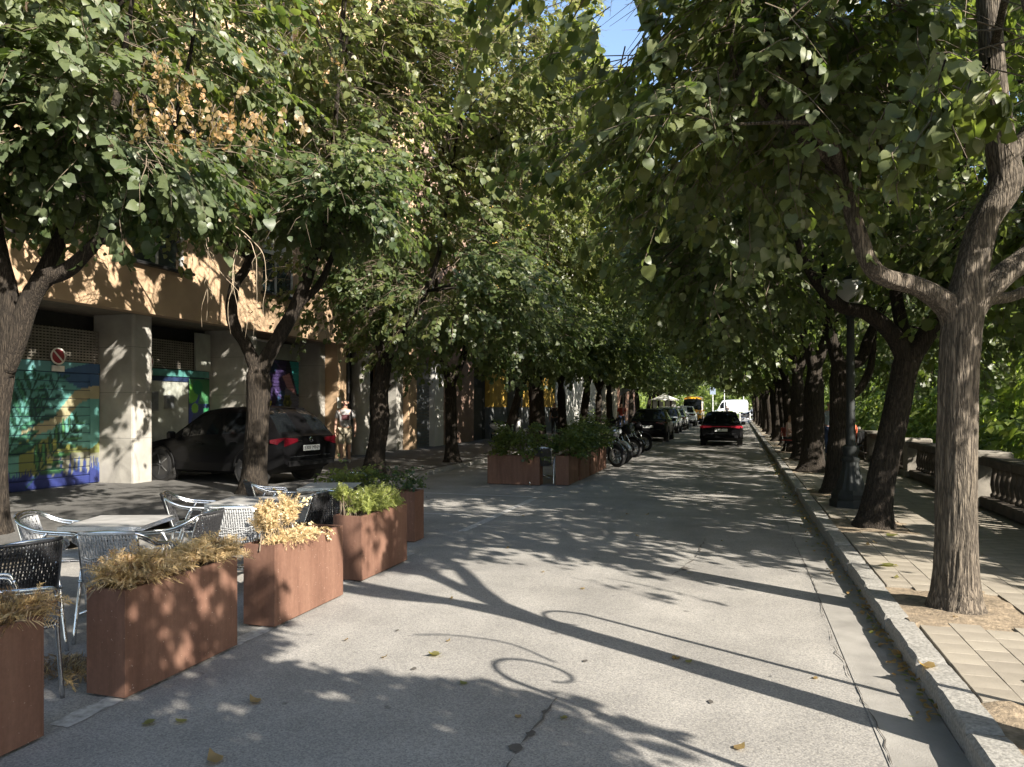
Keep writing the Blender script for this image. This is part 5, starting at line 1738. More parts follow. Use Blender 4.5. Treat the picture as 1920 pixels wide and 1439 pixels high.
leafy_shrub('leafy_shrub', 'green shrub with pale new leaves at the left end of the crosswise planter', (-4.62, 8.42, PH), (.28, .17), 90, 'bush', 71, .8, .30, height=.34, shade=.8)
leafy_shrub('leafy_shrub', 'dark green shrub at the right end of the crosswise planter', (-4.08, 8.45, PH), (.26, .15), 80, 'bush', 72, .7, .0, height=.34, shade=.25)
FS = 'leafy shrubs in the far terrace planters'
leafy_shrub('leafy_shrub', 'tall leafy shrub in the wide planter facing the viewer', (-4.45, 15.1, PH), (.50, .2), 200, 'bush', 73, .9, .12, FS, .75, (.4, .65), .5)
leafy_shrub('leafy_shrub', 'dense dark shrub just right of the dark chair', (-3.52, 15.65, PH), (.26, .5), 170, 'bush', 74, .9, .04, FS, .62, (.4, .6), .4)
leafy_shrub('leafy_shrub', 'dark shrub in the second kerbside planter of the far terrace', (-3.5, 16.8, PH), (.26, .5), 170, 'bush', 75, .9, .04, FS, .70, (.4, .65), .4)
leafy_shrub('leafy_shrub', 'taller twiggy shrub in the third kerbside planter', (-3.5, 17.95, PH), (.28, .5), 170, 'bush', 76, .8, .02, FS, .95, (.4, .7), .3)
leafy_shrub('leafy_shrub', 'shrub in the last planter beside the motorbike wheels', (-3.5, 19.15, PH), (.26, .5), 150, 'bush', 77, .8, .03, FS, .70, (.4, .65), .4)

# ================================================================== TABLES AND CHAIRS
def make_table():
    g = empty('cafe_table')
    mb = MB(); mb.bevel_box((0, 0, .708), (.62, .62, .030), .008); mb.build('tabletop', M['tabletop'], g)
    mb = MB()
    for (cx, cy, sx, sy) in ((0, .3135, .634, .007), (0, -.3135, .634, .007), (.3135, 0, .007, .62), (-.3135, 0, .007, .62)): mb.box((cx, cy, .706), (sx, sy, .034))
    mb.build('edge', M['alu'], g)
    mb = MB(); mb.lathe([(.035, .03), (.035, .66), (.05, .67), (.05, .69)], 16); mb.build('column', M['alu'], g, smooth=True)
    mb = MB(); mb.box((0, 0, .68), (.42, .04, .018)); mb.box((0, 0, .679), (.04, .42, .018)); mb.build('bracket', M['darkmetal'], g)
    for k in range(4):
        a = PI / 4 + k * PI / 2
        mb = MB(); mb.tube([(.03 * math.cos(a), .03 * math.sin(a), .055), (.18 * math.cos(a), .18 * math.sin(a), .05), (.33 * math.cos(a), .33 * math.sin(a), .018)], [.022, .018, .014], 8)
        mb.build('foot', M['alu'], g, smooth='all')
    return g


def make_chair(dark):
    """aluminium tube chair with woven seat and back; it faces +Y"""
    g = empty('bistro_chair')
    wv = M['weave_dark'] if dark else M['weave']
    tr = .0125
    # arm loop: two parallel tubes sweep from the front of one arm round the back to the other
    def loop(dr, dz):
        pts = [(-.275, .22, .60), (-.285, .19, .640), (-.29, .05, .655), (-.285, -.10, .675)]
        pts += [(-.265, -.21, .72), (-.19, -.275, .768), (0, -.30, .785)]
        pts += [(-x, y, z) for x, y, z in reversed(pts[:-1])]
        P = [Vector((x * (1 + dr), y * (1 + dr), z + dz)) for x, y, z in pts]
        return catmull(P, [tr] * len(P), 5)[0]
    mb = MB(); mb.tube(loop(0, 0), tr, 10); mb.build('arm_loop', M['alu'], g, smooth='all')
    mb = MB(); mb.tube(loop(-.055, -.020), tr * .8, 8); mb.build('arm_loop', M['alu'], g, smooth='all')
    for s in (-1, 1):
        mb = MB(); mb.tube(catmull([(s * .275, .22, .60), (s * .268, .235, .54), (s * .255, .235, .40), (s * .25, .265, .0)], [.0135] * 4, 5)[0], .0135, 10); mb.build('leg', M['alu'], g, smooth='all')
        mb = MB(); mb.tube(catmull([(s * .283, -.02, .655), (s * .262, -.10, .46), (s * .245, -.24, .0)], [.0135] * 3, 6)[0], .0135, 10); mb.build('leg', M['alu'], g, smooth='all')
        mb = MB(); mb.tube([(s * .245, -.17, .42), (s * .25, .23, .42)], .010, 8); mb.build('side_rail', M['alu'], g, smooth='all')
        mb = MB(); mb.tube(catmull([(s * .215, -.17, .42), (s * .205, -.225, .58), (s * .195, -.275, .765)], [.009] * 3, 4)[0], .009, 8); mb.build('back_stay', M['alu'], g, smooth='all')
    mb = MB(); mb.tube([(-.25, .235, .40), (.25, .235, .40)], .010, 8); mb.tube([(-.24, -.17, .42), (.24, -.17, .42)], .010, 8); mb.build('cross_rail', M['alu'], g, smooth='all')
    # woven back: upright strands over cross strands
    def bk(u, v):
        x = (u - .5) * .40 * (1 - .06 * v)
        return Vector((x, -.165 - .115 * v - .045 * (1 - (2 * u - 1) ** 2), .40 + .375 * v))
    mb = MB()
    nst = 20
    for k in range(nst):
        u = (k + .5) / nst
        pts = [bk(u, j / 9) + Vector((0, .004 * (1 if (j + k) % 2 else -1), 0)) for j in range(10)]
        mb.tube(pts, .0078, 5)
    for j in range(16):
        v = (j + .5) / 16
        if .30 < v < .55:  # open decorative band
            pts = [bk(i / 12, v + .02 * math.sin(i * 1.6 + j)) + Vector((0, -.007, 0)) for i in range(13)]
            mb.tube(pts, .005, 4)
        else:
            mb.tube([bk(i / 12, v) for i in range(13)], .0055, 4)
    for u in (.0, 1.0): mb.tube([bk(u, j / 6) for j in range(7)], .011, 6)
    mb.tube([bk(i / 12, 1) for i in range(13)], .012, 6)
    mb.build('backrest', wv, g, smooth='all')
    mb = MB()
    for k in range(22):
        x = -.23 + .46 * (k + .5) / 22
        mb.tube([(x, -.17 + .40 * j / 8, .425 + .004 * (1 if (j + k) % 2 else -1) - .012 * math.sin(PI * j / 8)) for j in range(9)], .008, 5)
    for k in range(20):
        y = -.165 + .39 * (k + .5) / 20
        mb.tube([(-.235, y, .424), (0, y, .416), (.235, y, .424)], .006, 4)
    mb.build('seat', wv, g, smooth='all')
    return g


T0 = make_table()
CH = {False: make_chair(False), True: make_chair(True)}
used = {}
def place(proto, key, loc, rz, label, cat, group):
    o = proto if key not in used else copy_tree(proto)
    used[key] = 1
    o.location = loc; o.rotation_euler = (0, 0, rz)
    tag(o, label, cat, group)
    return o

def cam_uv(u, d):
    return at((u - 960) / 1400 * d, d)

TG, CG = 'square cafe tables on the terrace', 'woven aluminium chairs on the terrace'
TR = YAW
place(T0, 't', at(-3.18, 6.05), TR + .03, 'square grey cafe table nearest the viewer', 'table', TG)
place(T0, 't', at(-2.58, 7.35), TR - .02, 'square grey cafe table in the middle of the terrace', 'table', TG)
place(T0, 't', at(-2.12, 8.75), TR + .03, 'square grey cafe table before the crosswise planter', 'table', TG)
# heading 0 faces +Y; +YAW faces straight away from the viewer
def chair(u, d, face, dark, label):
    """face: degrees turned from looking straight away, positive to the left"""
    place(CH[dark], ('c', dark), cam_uv(u, d), YAW + R(face), label, 'chair', CG)
chair(236, 5.42, 3, False, 'grey woven chair with its sunlit back turned to us, behind the dark planter')
chair(118, 6.15, -78, False, 'grey woven chair on the left side of the nearest table')
chair(338, 6.22, 82, True, 'dark woven chair on the right side of the nearest table')
chair(18, 4.95, 58, True, 'black woven chair at the left picture edge facing away from the table')
chair(-18, 4.15, -35, True, 'dark woven chair cut by the left picture edge, only its bright arm showing')
chair(368, 7.55, -72, True, 'dark woven chair on the left side of the middle table')
chair(452, 6.72, 2, False, 'grey woven chair with its back to us before the middle table')
chair(556, 7.62, 78, True, 'dark woven chair on the right side of the middle table')
chair(512, 8.85, -62, True, 'dark woven chair left of the table before the crosswise planter')
chair(640, 7.95, 6, True, 'dark woven chair with its back to us before the third table')
chair(652, 9.45, 172, True, 'dark woven chair behind the third table facing us')
place(T0, 't', (-4.35, 16.6, 0), .1, 'cafe table among the shrubs of the far terrace', 'table', TG)
place(CH[True], ('c', True), (-3.98, 15.25, 0), .25, 'dark woven chair in the gap between the far terrace planters', 'chair', CG)

# ================================================================== CARS
def lerp_tab(tab, x):
    if x <= tab[0][0]: return tab[0][1]
    for (a, va), (b, vb) in zip(tab, tab[1:]):
        if x <= b:
            t = (x - a) / (b - a); t = t * t * (3 - 2 * t) if len(tab) > 99 else t
            return va + (vb - va) * t
    return tab[-1][1]


def smooth_tab(tab, x, h=.018):
    return sum(lerp_tab(tab, x + k * h) for k in (-1, -.5, 0, .5, 1)) / 5


def car(name, label, cat, loc, rz, L, W, H, paint, style='suv', lit=False, plate=None, group=None, badge=False):
    """faces +X; the body is lofted through cross-sections, the glass is cut out of it"""
    g = empty(name, loc, rz); tag(g, label, cat, group)
    k = H / 1.5
    if style == 'suv':
        belt = [(0, .93), (.04, .99), (.25, .98), (.6, .93), (.70, .92), (.78, .90), (.90, .82), (.97, .70), (1, .55)]
        roof = [(0, 0), (.035, 0), (.15, .40), (.22, .505), (.30, .53), (.48, .535), (.56, .50), (.72, .03), (.745, 0), (1, 0)]
        rw, ws = (.045, .20), (.565, .715)
    elif style == 'hatch':
        belt = [(0, .90), (.04, .96), (.25, .94), (.6, .88), (.70, .87), (.78, .85), (.90, .76), (.97, .64), (1, .50)]
        roof = [(0, 0), (.03, .02), (.10, .36), (.16, .50), (.26, .56), (.46, .57), (.56, .53), (.74, .03), (.765, 0), (1, 0)]
        rw, ws = (.035, .145), (.565, .73)
    else:  # van
        belt = [(0, 1.15), (.05, 1.2), (.6, 1.18), (.80, 1.15), (.86, 1.08), (.95, .95), (1, .75)]
        roof = [(0, .9), (.02, 1.25), (.06, 1.32), (.4, 1.34), (.68, 1.30), (.74, 1.22), (.86, .10), (.885, 0), (1, 0)]
        rw, ws = (.0, .0), (.745, .86)
        k = H / 2.55
    half = [(0, .80), (.03, .86), (.10, .895), (.5, .905), (.85, .885), (.94, .82), (.98, .72), (1, .58)]
    zb = [(0, .40), (.04, .30), (.12, .20), (.85, .19), (.94, .22), (1, .32)]
    ns = 84
    st = [i / ns for i in range(ns + 1)]
    rings = []
    for s in st:
        b = smooth_tab(belt, s) * k; rf = smooth_tab(roof, s) * k; hw = smooth_tab(half, s) * W / 1.81; z0 = smooth_tab(zb, s)
        top = b + rf
        fr_ = min(1, rf / (.5 * k)); wr = hw * (.935 - .215 * fr_)
        if style == 'van': wr = hw * (.95 - .06 * min(1, rf / (1.2 * k)))
        ky = [(0, z0), (.80 * hw, z0), (.955 * hw, z0 + .06), (.985 * hw, z0 + .22), (1.0 * hw, z0 + .36), (.995 * hw, b - .20 * k), (.975 * hw, b - .06), (.94 * hw, b)]
        gk = [(.94 * hw + (wr - .94 * hw) * q, b + rf * .87 * q) for q in (.10, .5, .92)]
        tk = [(wr * .985, b + rf * .93 + .004), (wr * .93, b + rf * .965 + .010), (wr * .6, b + rf * .995 + .016), (wr * .3, top + .02), (0, top + .022)]
        if s < .012 or s > .99:
            pass
        rings.append((ky + gk + tk, s))
    nr = len(rings[0][0])
    V = []
    for pts, s in rings:
        x = (s - .5) * L
        for (y, z) in pts: V.append((x, y, z))
        for (y, z) in pts[1:-1]: V.append((x, -y, z))
    per = nr + nr - 2
    def vid(i, j, side):
        if side > 0 or j in (0, nr - 1): return i * per + j
        return i * per + nr + (j - 1)
    parts = {'body': [], 'plastic': [], 'side_window': [], 'rear_window': [], 'windscreen': []}
    for i in range(ns):
        s = (st[i] + st[i + 1]) / 2
        rf = smooth_tab(roof, s)
        for j in range(nr - 1):
            for side in (1, -1):
                q = [vid(i, j, side), vid(i + 1, j, side), vid(i + 1, j + 1, side), vid(i, j + 1, side)]
                if side < 0: q.reverse()
                key = 'body'
                if j in (1, 2) or (j == 0): key = 'plastic'
                if j in (8, 9) and style != 'van':
                    lo_, hi_ = (.16, .655) if style == 'suv' else (.13, .67)
                    if lo_ < s < hi_ and not (.395 < s < .42) and not (.605 < s < .615) and rf > .13: key = 'side_window'
                if j in (8, 9) and style == 'van' and .62 < s < .80 and rf > .3: key = 'side_window'
                if j in (9, 10, 11, 12, 13) and rw[0] < s < rw[1] and j >= 11: key = 'rear_window'
                if j >= 11 and ws[0] < s < ws[1]: key = 'windscreen'
                parts[key].append(tuple(q))
    # end caps
    for i, rev in ((0, False), (ns, True)):
        loop = [vid(i, j, 1) for j in range(nr)] + [vid(i, j, -1) for j in range(nr - 2, 0, -1)]
        parts['body'].append(tuple(loop if not rev else reversed(loop)))
    mats = {'body': M[paint], 'plastic': M['plastic'], 'side_window': M['carglass'], 'rear_window': M['carglass'], 'windscreen': M['carglass']}
    for key, fs in parts.items():
        if not fs: continue
        if key == 'side_window':
            groups = {}
            for f in fs:
                xm = sum(V[v][0] for v in f) / len(f) / L + .5
                groups.setdefault((V[f[0]][1] > 0, 0 if xm < .408 else (1 if xm < .61 else 2)), []).append(f)
            sets = list(groups.values())
        elif key == 'plastic' or key == 'body': sets = [fs]
        else: sets = [fs]
        for fs in sets:
          ids = sorted({v for f in fs for v in f}); mp = {v: n_ for n_, v in enumerate(ids)}
          mb = MB(); mb.add([V[v] for v in ids], [tuple(mp[v] for v in f) for f in fs])
          nm = {'plastic': 'lower_cladding'}.get(key, key)
          mb.build(nm, mats[key], g, smooth=True)
    # inner dark tub so that no light leaks through
    mb = MB(); mb.box((0, 0, .52 * k), (L * .86, W * .84, .5 * k)); mb.build('interior', M['dark'], g)
    # wheels
    wr_ = .335 if style != 'van' else .36
    for sx in (-.305, .30):
        for sy in (-1, 1):
            yc = sy * (W / 2 - .115)
            wh = empty('wheel', (sx * L, yc, wr_)); wh.parent = g
            mb = MB(); mb.lathe([(wr_ * .66, -.10), (wr_ * .93, -.105), (wr_, -.07), (wr_, .07), (wr_ * .93, .105), (wr_ * .66, .10)], 32, axis='Y', cap=False); mb.build('tyre', M['tyre'], wh, smooth=True)
            mb = MB(); mb.lathe([(wr_ * .68, -.09), (wr_ * .60, -.05), (wr_ * .60, .05), (wr_ * .68, .09)], 28, axis='Y', cap=False)
            for q in range(5):
                a = q * 2 * PI / 5
                mb.bar((.03 * math.cos(a), sy * .085, .03 * math.sin(a)), (wr_ * .66 * math.cos(a), sy * .075, wr_ * .66 * math.sin(a)), .055, .02)
            mb.lathe([(.05, sy * .07), (.05, sy * .095)], 12, axis='Y'); mb.build('rim', M['rim'], wh)
            mb = MB(); mb.lathe([(wr_ * .6, -.02), (wr_ * .6, .02)], 20, axis='Y'); mb.build('brake_disc', M['darkmetal'], wh)
            mb = MB()      # arch trim
            P = [(sx * L + (wr_ + .055) * math.cos(a), sy * (W / 2 - .012), wr_ + (wr_ + .055) * math.sin(a)) for a in [PI * q / 14 - .12 * (1 - q / 7) for q in range(15)]]
            mb.tube(P, .022, 6); mb.build('wheel_arch', M['plastic'], g, smooth='all')
            mb = MB(); mb.lathe([(wr_ + .05, -.11), (wr_ + .05, .10)], 24, axis='Y', c=(sx * L, sy * (W / 2 - .118), wr_)); mb.build('wheel_well', M['dark'], g)
    bz = smooth_tab(belt, .03) * k
    xr = -L / 2
    hwr = smooth_tab(half, .0) * W / 1.81
    tm = M['tail_lit'] if lit else M['tail']
    if style == 'van':
        for sy in (-1, 1):
            mb = MB(); mb.bevel_box((xr - .01, sy * (hwr - .07), 1.05), (.05, .10, .5), .01); mb.build('tail_lamp', tm, g)
    else:
        for sy in (-1, 1):
            mb = MB()
            mb.add([(xr - .018, sy * hwr * .50, bz - .055), (xr - .018, sy * hwr * .50, bz - .115), (xr - .012, sy * hwr * .96, bz - (.15 if lit else .20)), (xr - .012, sy * hwr * .96, bz - (.045 if lit else .025)), (xr + .25, sy * (hwr * 1.115), bz - .07), (xr + .25, sy * (hwr * 1.115), bz - .13),
                    (xr + .08, sy * hwr * .50, bz - .045), (xr + .08, sy * hwr * .50, bz - .135)],
                   [(0, 1, 2, 3) if sy > 0 else (3, 2, 1, 0), (3, 2, 5, 4) if sy > 0 else (4, 5, 2, 3), (0, 3, 4, 6) if sy > 0 else (6, 4, 3, 0), (1, 7, 5, 2) if sy > 0 else (2, 5, 7, 1)])
            mb.build('tail_lamp', tm, g)
        if lit:
            mb = MB(); mb.bevel_box((xr - .016, 0, bz - .085), (.03, hwr * 1.02, .022), .006); mb.build('light_bar', tm, g)
    # front lamps, grille
    xf = L / 2
    hf = smooth_tab(half, .97) * W / 1.81
    fz = smooth_tab(belt, .955) * k
    for sy in (-1, 1):
        mb = MB(); mb.bevel_box((xf - .12, sy * hf * .86, fz - .10), (.22, .30, .12), .03, rz=-sy * .42); mb.build('headlamp', M['headlamp'], g)
    mb = MB(); mb.bevel_box((xf - .02, 0, .50 * k), (.08, hf * 1.0, .18), .02); mb.build('grille', M['plastic'], g)
    for (xx, zz, sgn) in ((xr - .022, .70 * k if style != 'van' else .75, -1), (xf + .005, .42, 1)):
        pl_ = MB(); pl_.bevel_box((xx, 0, zz), (.012, .50, .11), .004); p_ = pl_.build('number_plate', M['plate'], g)
        if plate and sgn < 0:
            cu = bpy.data.curves.new('lettering', 'FONT'); cu.body = plate; cu.size = .105; cu.align_x = 'CENTER'; cu.align_y = 'CENTER'; cu.extrude = .001
            to = bpy.data.objects.new('lettering_text', cu); COL.objects.link(to)
            bpy.context.view_layer.update()
            me = bpy.data.meshes.new_from_object(to.evaluated_get(bpy.context.evaluated_depsgraph_get()))
            bpy.data.objects.remove(to)
            lo = link_mesh('lettering', me, M['ink'], p_)
            lo.location = (xx - .0075, 0, zz); lo.rotation_euler = (PI / 2, 0, -PI / 2)
    mb = MB(); mb.bevel_box((xr - .015, 0, .42 * k), (.10, hwr * 1.7, .10), .02); mb.build('rear_bumper', M['plastic'], g)
    if style != 'van':
        mb = MB(); mb.bar((xr - .004, -hwr * .75, .545 * k), (xr - .004, hwr * .75, .545 * k), .012, .012); mb.build('bumper_crease', M['grey_paint'], g)
        mb = MB(); mb.bevel_box((xr + .185 * L, 0, (smooth_tab(belt, .19) + smooth_tab(roof, .19)) * k - .004), (.22, W * .62, .03), .01); mb.build('spoiler', M[paint], g)
        if badge:
            mb = MB(); mb.lathe([(.042, 0), (.055, .004), (.042, .008)], 20, (xr - .016, 0, bz - .085), axis='X', cap=False); mb.box((xr - .014, 0, bz - .085), (.006, .07, .012)); mb.build('emblem', M['chrome'], g)
            mb = MB(); mb.box((xr - .016, hwr * .42, bz - .10), (.006, .12, .022)); mb.build('badge', M['chrome'], g)
    for sy in (-1, 1):
        mx = (ws[1] - .5) * L - .12
        mb = MB(); mb.bevel_box((mx, sy * (W / 2 + .06), smooth_tab(belt, ws[1]) * k + .08), (.10, .19, .14), .03); mb.build('mirror', M[paint], g)
        for hx in (.29, .52):
            mb = MB(); mb.bevel_box(((hx - .5) * L, sy * (smooth_tab(half, hx) * W / 1.81 + .003), smooth_tab(belt, hx) * k - .12), (.17, .028, .028), .008); mb.build('door_handle', M[paint], g)
    return g

car('parked_car', 'black car nosing into the garage entrance, behind the forked linden', 'car', (-10.25, 13.50, LZ), PI - .13, 4.0, 1.80, 1.54, 'black_paint', 'hatch', plate='5301 MNF', badge=True)
car('moving_car', 'black car driving away down the street with red tail lamps lit', 'car', (-.72, 34.0, 0), PI / 2 + .01, 4.3, 1.72, 1.42, 'black_paint', 'hatch', lit=True, plate=None)
PK = 'cars parked nose to tail on the left of the street'
car('parked_car', 'dark car with bright bumper parked just past the motorbikes', 'car', (-4.0, 36.8, 0), PI / 2, 4.3, 1.75, 1.52, 'black_paint', 'suv', group=PK)
car('parked_car', 'silver car parked behind the dark car', 'car', (-4.35, 47.5, 0), -PI / 2, 4.2, 1.75, 1.60, 'silver_paint', 'hatch', group=PK)
car('parked_car', 'grey car parked beyond the silver car', 'car', (-4.35, 54.5, 0), PI / 2, 4.2, 1.75, 1.5, 'silver_paint', 'hatch', group=PK)
car('parked_car', 'white car parked just before the yellow van', 'car', (-4.3, 64.5, 0), PI / 2, 4.4, 1.8, 1.65, 'white_paint', 'suv', group=PK)
car('delivery_van', 'yellow van with a high roof at the end of the parked row', 'van', (-4.35, 77, 0), -PI / 2, 5.6, 1.95, 2.65, 'yellow_paint', 'van')
car('delivery_van', 'white van crossing in the sun at the end of the street', 'van', (-1.2, 116, 0), PI, 5.0, 2.1, 2.6, 'white_paint', 'van')
XG = 'cars in the sun at the crossing'
car('parked_car', 'pale blue car in the sun left of the white van', 'car', (-7.6, 101.5, 0), PI, 4.4, 1.8, 1.5, 'blue_paint', 'hatch', group=XG)
car('parked_car', 'silver car in the sun right of the white van', 'car', (2.2, 104.8, 0), PI, 4.4, 1.8, 1.5, 'silver_paint', 'hatch', group=XG)

# ================================================================== MOTORBIKES
def motorbike(name, label, loc, rz, paint, scooter=False, topcase=None, lean=.12, group='motorbikes parked in a row by the far terrace'):
    g = empty(name, loc); tag(g, label, 'motorbike', group)
    g.rotation_euler = (lean, 0, rz)
    wr_, wb = (.30, 1.42) if not scooter else (.24, 1.28)
    for (x, nm, wd) in ((wb / 2, 'front_wheel', .055), (-wb / 2, 'rear_wheel', .07)):
        wh = empty(nm, (x, 0, wr_)); wh.parent = g
        mb = MB(); mb.lathe([(wr_ * .70, -wd * .8), (wr_ * .92, -wd), (wr_, -wd * .4), (wr_, wd * .4), (wr_ * .92, wd), (wr_ * .70, wd * .8)], 28, axis='Y', cap=False); mb.build('tyre', M['tyre'], wh, smooth=True)
        mb = MB(); mb.lathe([(wr_ * .72, -wd * .7), (wr_ * .64, -wd * .4), (wr_ * .64, wd * .4), (wr_ * .72, wd * .7)], 24, axis='Y', cap=False)
        for q in range(5):
            a = q * 2 * PI / 5; mb.bar((0, 0, 0), (wr_ * .68 * math.cos(a), 0, wr_ * .68 * math.sin(a)), .045, .03)
        mb.lathe([(.045, -.05), (.045, .05)], 12, axis='Y'); mb.build('rim', M['rim'], wh)
        mb = MB(); mb.lathe([(wr_ * .45, wd + .004), (wr_ * .45, wd + .010)], 20, axis='Y'); mb.build('brake_disc', M['chrome'], wh)
    hx, hz = wb / 2 - .36, .98
    mb = MB()
    for sy in (-1, 1): mb.tube([(wb / 2, sy * .085, wr_), (wb / 2 - .13, sy * .085, wr_ + .32), (hx + .06, sy * .075, .88)], [.024, .022, .022], 8)
    mb.build('fork', M['chrome'], g, smooth='all')
    mb = MB(); mb.tube([(wb / 2 + (wr_ + .035) * math.cos(a), 0, wr_ + (wr_ + .035) * math.sin(a)) for a in [.25 + q * .28 for q in range(8)]], [.05, .06, .062, .062, .062, .06, .055, .04], 8); mb.build('front_mudguard', M[paint], g, smooth='all')
    mb = MB(); mb.tube(catmull([(hx - .16, -.38, hz + .05), (hx, -.20, hz + .07), (hx + .03, 0, hz + .01), (hx, .20, hz + .07), (hx - .16, .38, hz + .05)], [.013] * 5, 5)[0], .013, 8)
    mb.build('handlebar', M['darkmetal'], g, smooth='all')
    for sy in (-1, 1):
        mb = MB(); mb.tube([(hx - .02, sy * .22, hz + .07), (hx + .04, sy * .32, hz + .26)], .007, 6); mb.lathe([(.02, -.012), (.06, 0), (.02, .012)], 12, (hx + .04, sy * .34, hz + .29), axis='X'); mb.build('mirror', M['plastic'], g)
    mb = MB(); mb.lathe([(.02, -.12), (.085, -.05), (.10, .02), (.085, .05)], 16, (hx + .13, 0, hz - .08), axis='X'); mb.build('headlight', M['headlamp'], g, smooth=True)
    def loft(secs, n=12):
        m_ = MB(); V = []
        for (x, z, ry, rz_) in secs:
            for q in range(n):
                a = 2 * PI * q / n; V.append((x, ry * math.cos(a), z + rz_ * math.sin(a)))
        F = [(i * n + q, (i + 1) * n + q, (i + 1) * n + (q + 1) % n, i * n + (q + 1) % n) for i in range(len(secs) - 1) for q in range(n)]
        F += [tuple(range(n)), tuple(reversed([(len(secs) - 1) * n + q for q in range(n)]))]
        m_.add(V, F); return m_
    if scooter:
        loft([(hx + .16, .62, .10, .20), (hx + .10, .66, .19, .30), (hx + .02, .62, .20, .33), (hx - .06, .5, .15, .22)]).build('leg_shield', M[paint], g, smooth='all')
        loft([(hx, .33, .14, .05), (-.1, .31, .16, .06), (-.3, .36, .16, .10)]).build('footboard', M['plastic'], g, smooth='all')
        loft([(-.02, .56, .10, .12), (-.15, .60, .17, .20), (-.5, .62, .19, .20), (-.8, .68, .13, .12), (-.92, .72, .05, .05)]).build('rear_body', M[paint], g, smooth='all')
        loft([(.02, .78, .08, .03), (-.12, .81, .14, .06), (-.45, .83, .16, .07), (-.75, .88, .13, .06), (-.85, .88, .06, .03)]).build('saddle', M['plastic'], g, smooth='all')
        loft([(hx + .02, .95, .12, .07), (hx + .10, .96, .14, .10), (hx + .18, .92, .09, .08)]).build('handlebar_cowl', M[paint], g, smooth='all')
    else:
        loft([(hx + .02, .80, .07, .07), (.22, .86, .15, .13), (.02, .85, .16, .13), (-.14, .78, .10, .08)]).build('fuel_tank', M[paint], g, smooth='all')
        loft([(-.06, .76, .08, .04), (-.25, .77, .14, .05), (-.55, .82, .13, .05), (-.85, .88, .09, .04)]).build('saddle', M['plastic'], g, smooth='all')
        loft([(-.3, .68, .08, .08), (-.6, .76, .11, .07), (-.92, .84, .05, .05)]).build('tail_cover', M[paint], g, smooth='all')
        mb = MB(); mb.bevel_box((.06, 0, .42), (.40, .28, .30), .05); mb.bevel_box((.14, 0, .62), (.22, .24, .22), .04)
        for q in range(5): mb.box((.14, 0, .56 + q * .035), (.26, .28, .008))
        mb.build('engine', M['darkmetal'], g)
        loft([(hx + .26, .86, .05, .10), (hx + .14, .92, .13, .16), (hx + .02, .90, .15, .16), (hx - .08, .84, .10, .10)]).build('fairing', M[paint], g, smooth='all')
    mb = MB(); mb.tube([(.2, -.12, .34), (-.1, -.16, .26), (-.4, -.19, .30), (-.85, -.20, .40)], [.022, .026, .05, .055], 10); mb.build('exhaust', M['chrome'], g, smooth='all')
    mb = MB()
    for sy in (-1, 1): mb.bar((-.05, sy * .09, .36), (-wb / 2, sy * .09, wr_), .035, .05)
    mb.build('swingarm', M['darkmetal'], g)
    mb = MB(); mb.bevel_box((-.93, 0, .80), (.04, .16, .06), .01); mb.build('tail_lamp', M['tail'], g)
    if topcase:
        mb = MB(); mb.bevel_box((-.88, 0, 1.06), (.36, .40, .26), .07); mb.build('top_case', M[topcase], g)
        mb = MB(); mb.box((-.84, 0, .92), (.3, .2, .03)); mb.build('case_rack', M['darkmetal'], g)
    mb = MB(); mb.tube([(-.1, .12, .30), (-.16, .30, .0)], .012, 6); mb.build('side_stand', M['darkmetal'], g)
    return g

motorbike('motorbike', 'motorbike with a bright front wheel next to the last planter', (-3.75, 20.55, 0), R(-32), 'grey_paint')
motorbike('motorbike', 'second motorbike of the row with a silver fairing', (-3.75, 21.75, 0), R(-34), 'silver_paint')
motorbike('scooter', 'dark scooter with a grey top case in the motorbike row', (-3.8, 23.0, 0), R(-30), 'black_paint', True, 'silver_paint')
motorbike('motorbike', 'black motorbike with a white tank highlight in the middle of the row', (-3.8, 24.5, 0), R(-33), 'black_paint')
motorbike('scooter', 'silver fronted scooter before the parked dark car', (-3.85, 26.2, 0), R(-28), 'grey_paint', True)
motorbike('motorbike', 'last motorbike in the row beside the dark parked car', (-3.9, 28.2, 0), R(-30), 'black_paint', False, 'plastic')
motorbike('scooter', 'white scooter parked against the dark recess beside the yellow house', (-9.6, 31.4, LZ), R(20), 'white_paint', True, group='scooters by the house walls')
motorbike('motorbike', 'black motorbike standing in the sun at the crossing', (1.0, 90.5, 0), R(10), 'black_paint', group='motorbikes at the crossing')

# ================================================================== SIGNS AND SMALL STREET THINGS
g = empty('sign_pole', (-7.3, 25.2, LZ)); tag(g, 'thin grey pole with a small rectangular sign seen from the back', 'sign')
mb = MB(); mb.tube([(0, 0, 0), (0, 0, 3.0)], .03, 10); mb.build('pole', M['frame_grey'], g, smooth=True)
mb = MB(); mb.bevel_box((.16, 0, 2.62), (.46, .02, .36), .006); mb.build('sign_plate', M['frame_white'], g)
mb = MB(); mb.box((.05, -.012, 2.62), (.24, .012, .03)); mb.build('clamp', M['darkmetal'], g)
g = empty('traffic_sign', (-6.6, 44.5, LZ)); tag(g, 'grey blue warning sign on a pole beyond the motorbikes', 'sign')
mb = MB(); mb.tube([(0, 0, 0), (0, 0, 2.9)], .03, 10); mb.build('pole', M['frame_grey'], g, smooth=True)
mb = MB(); mb.lathe([(.40, -.01), (.40, .01)], 3, (0, 0, 2.5), axis='Y'); mb.build('sign_plate', M['blue_paint'], g)
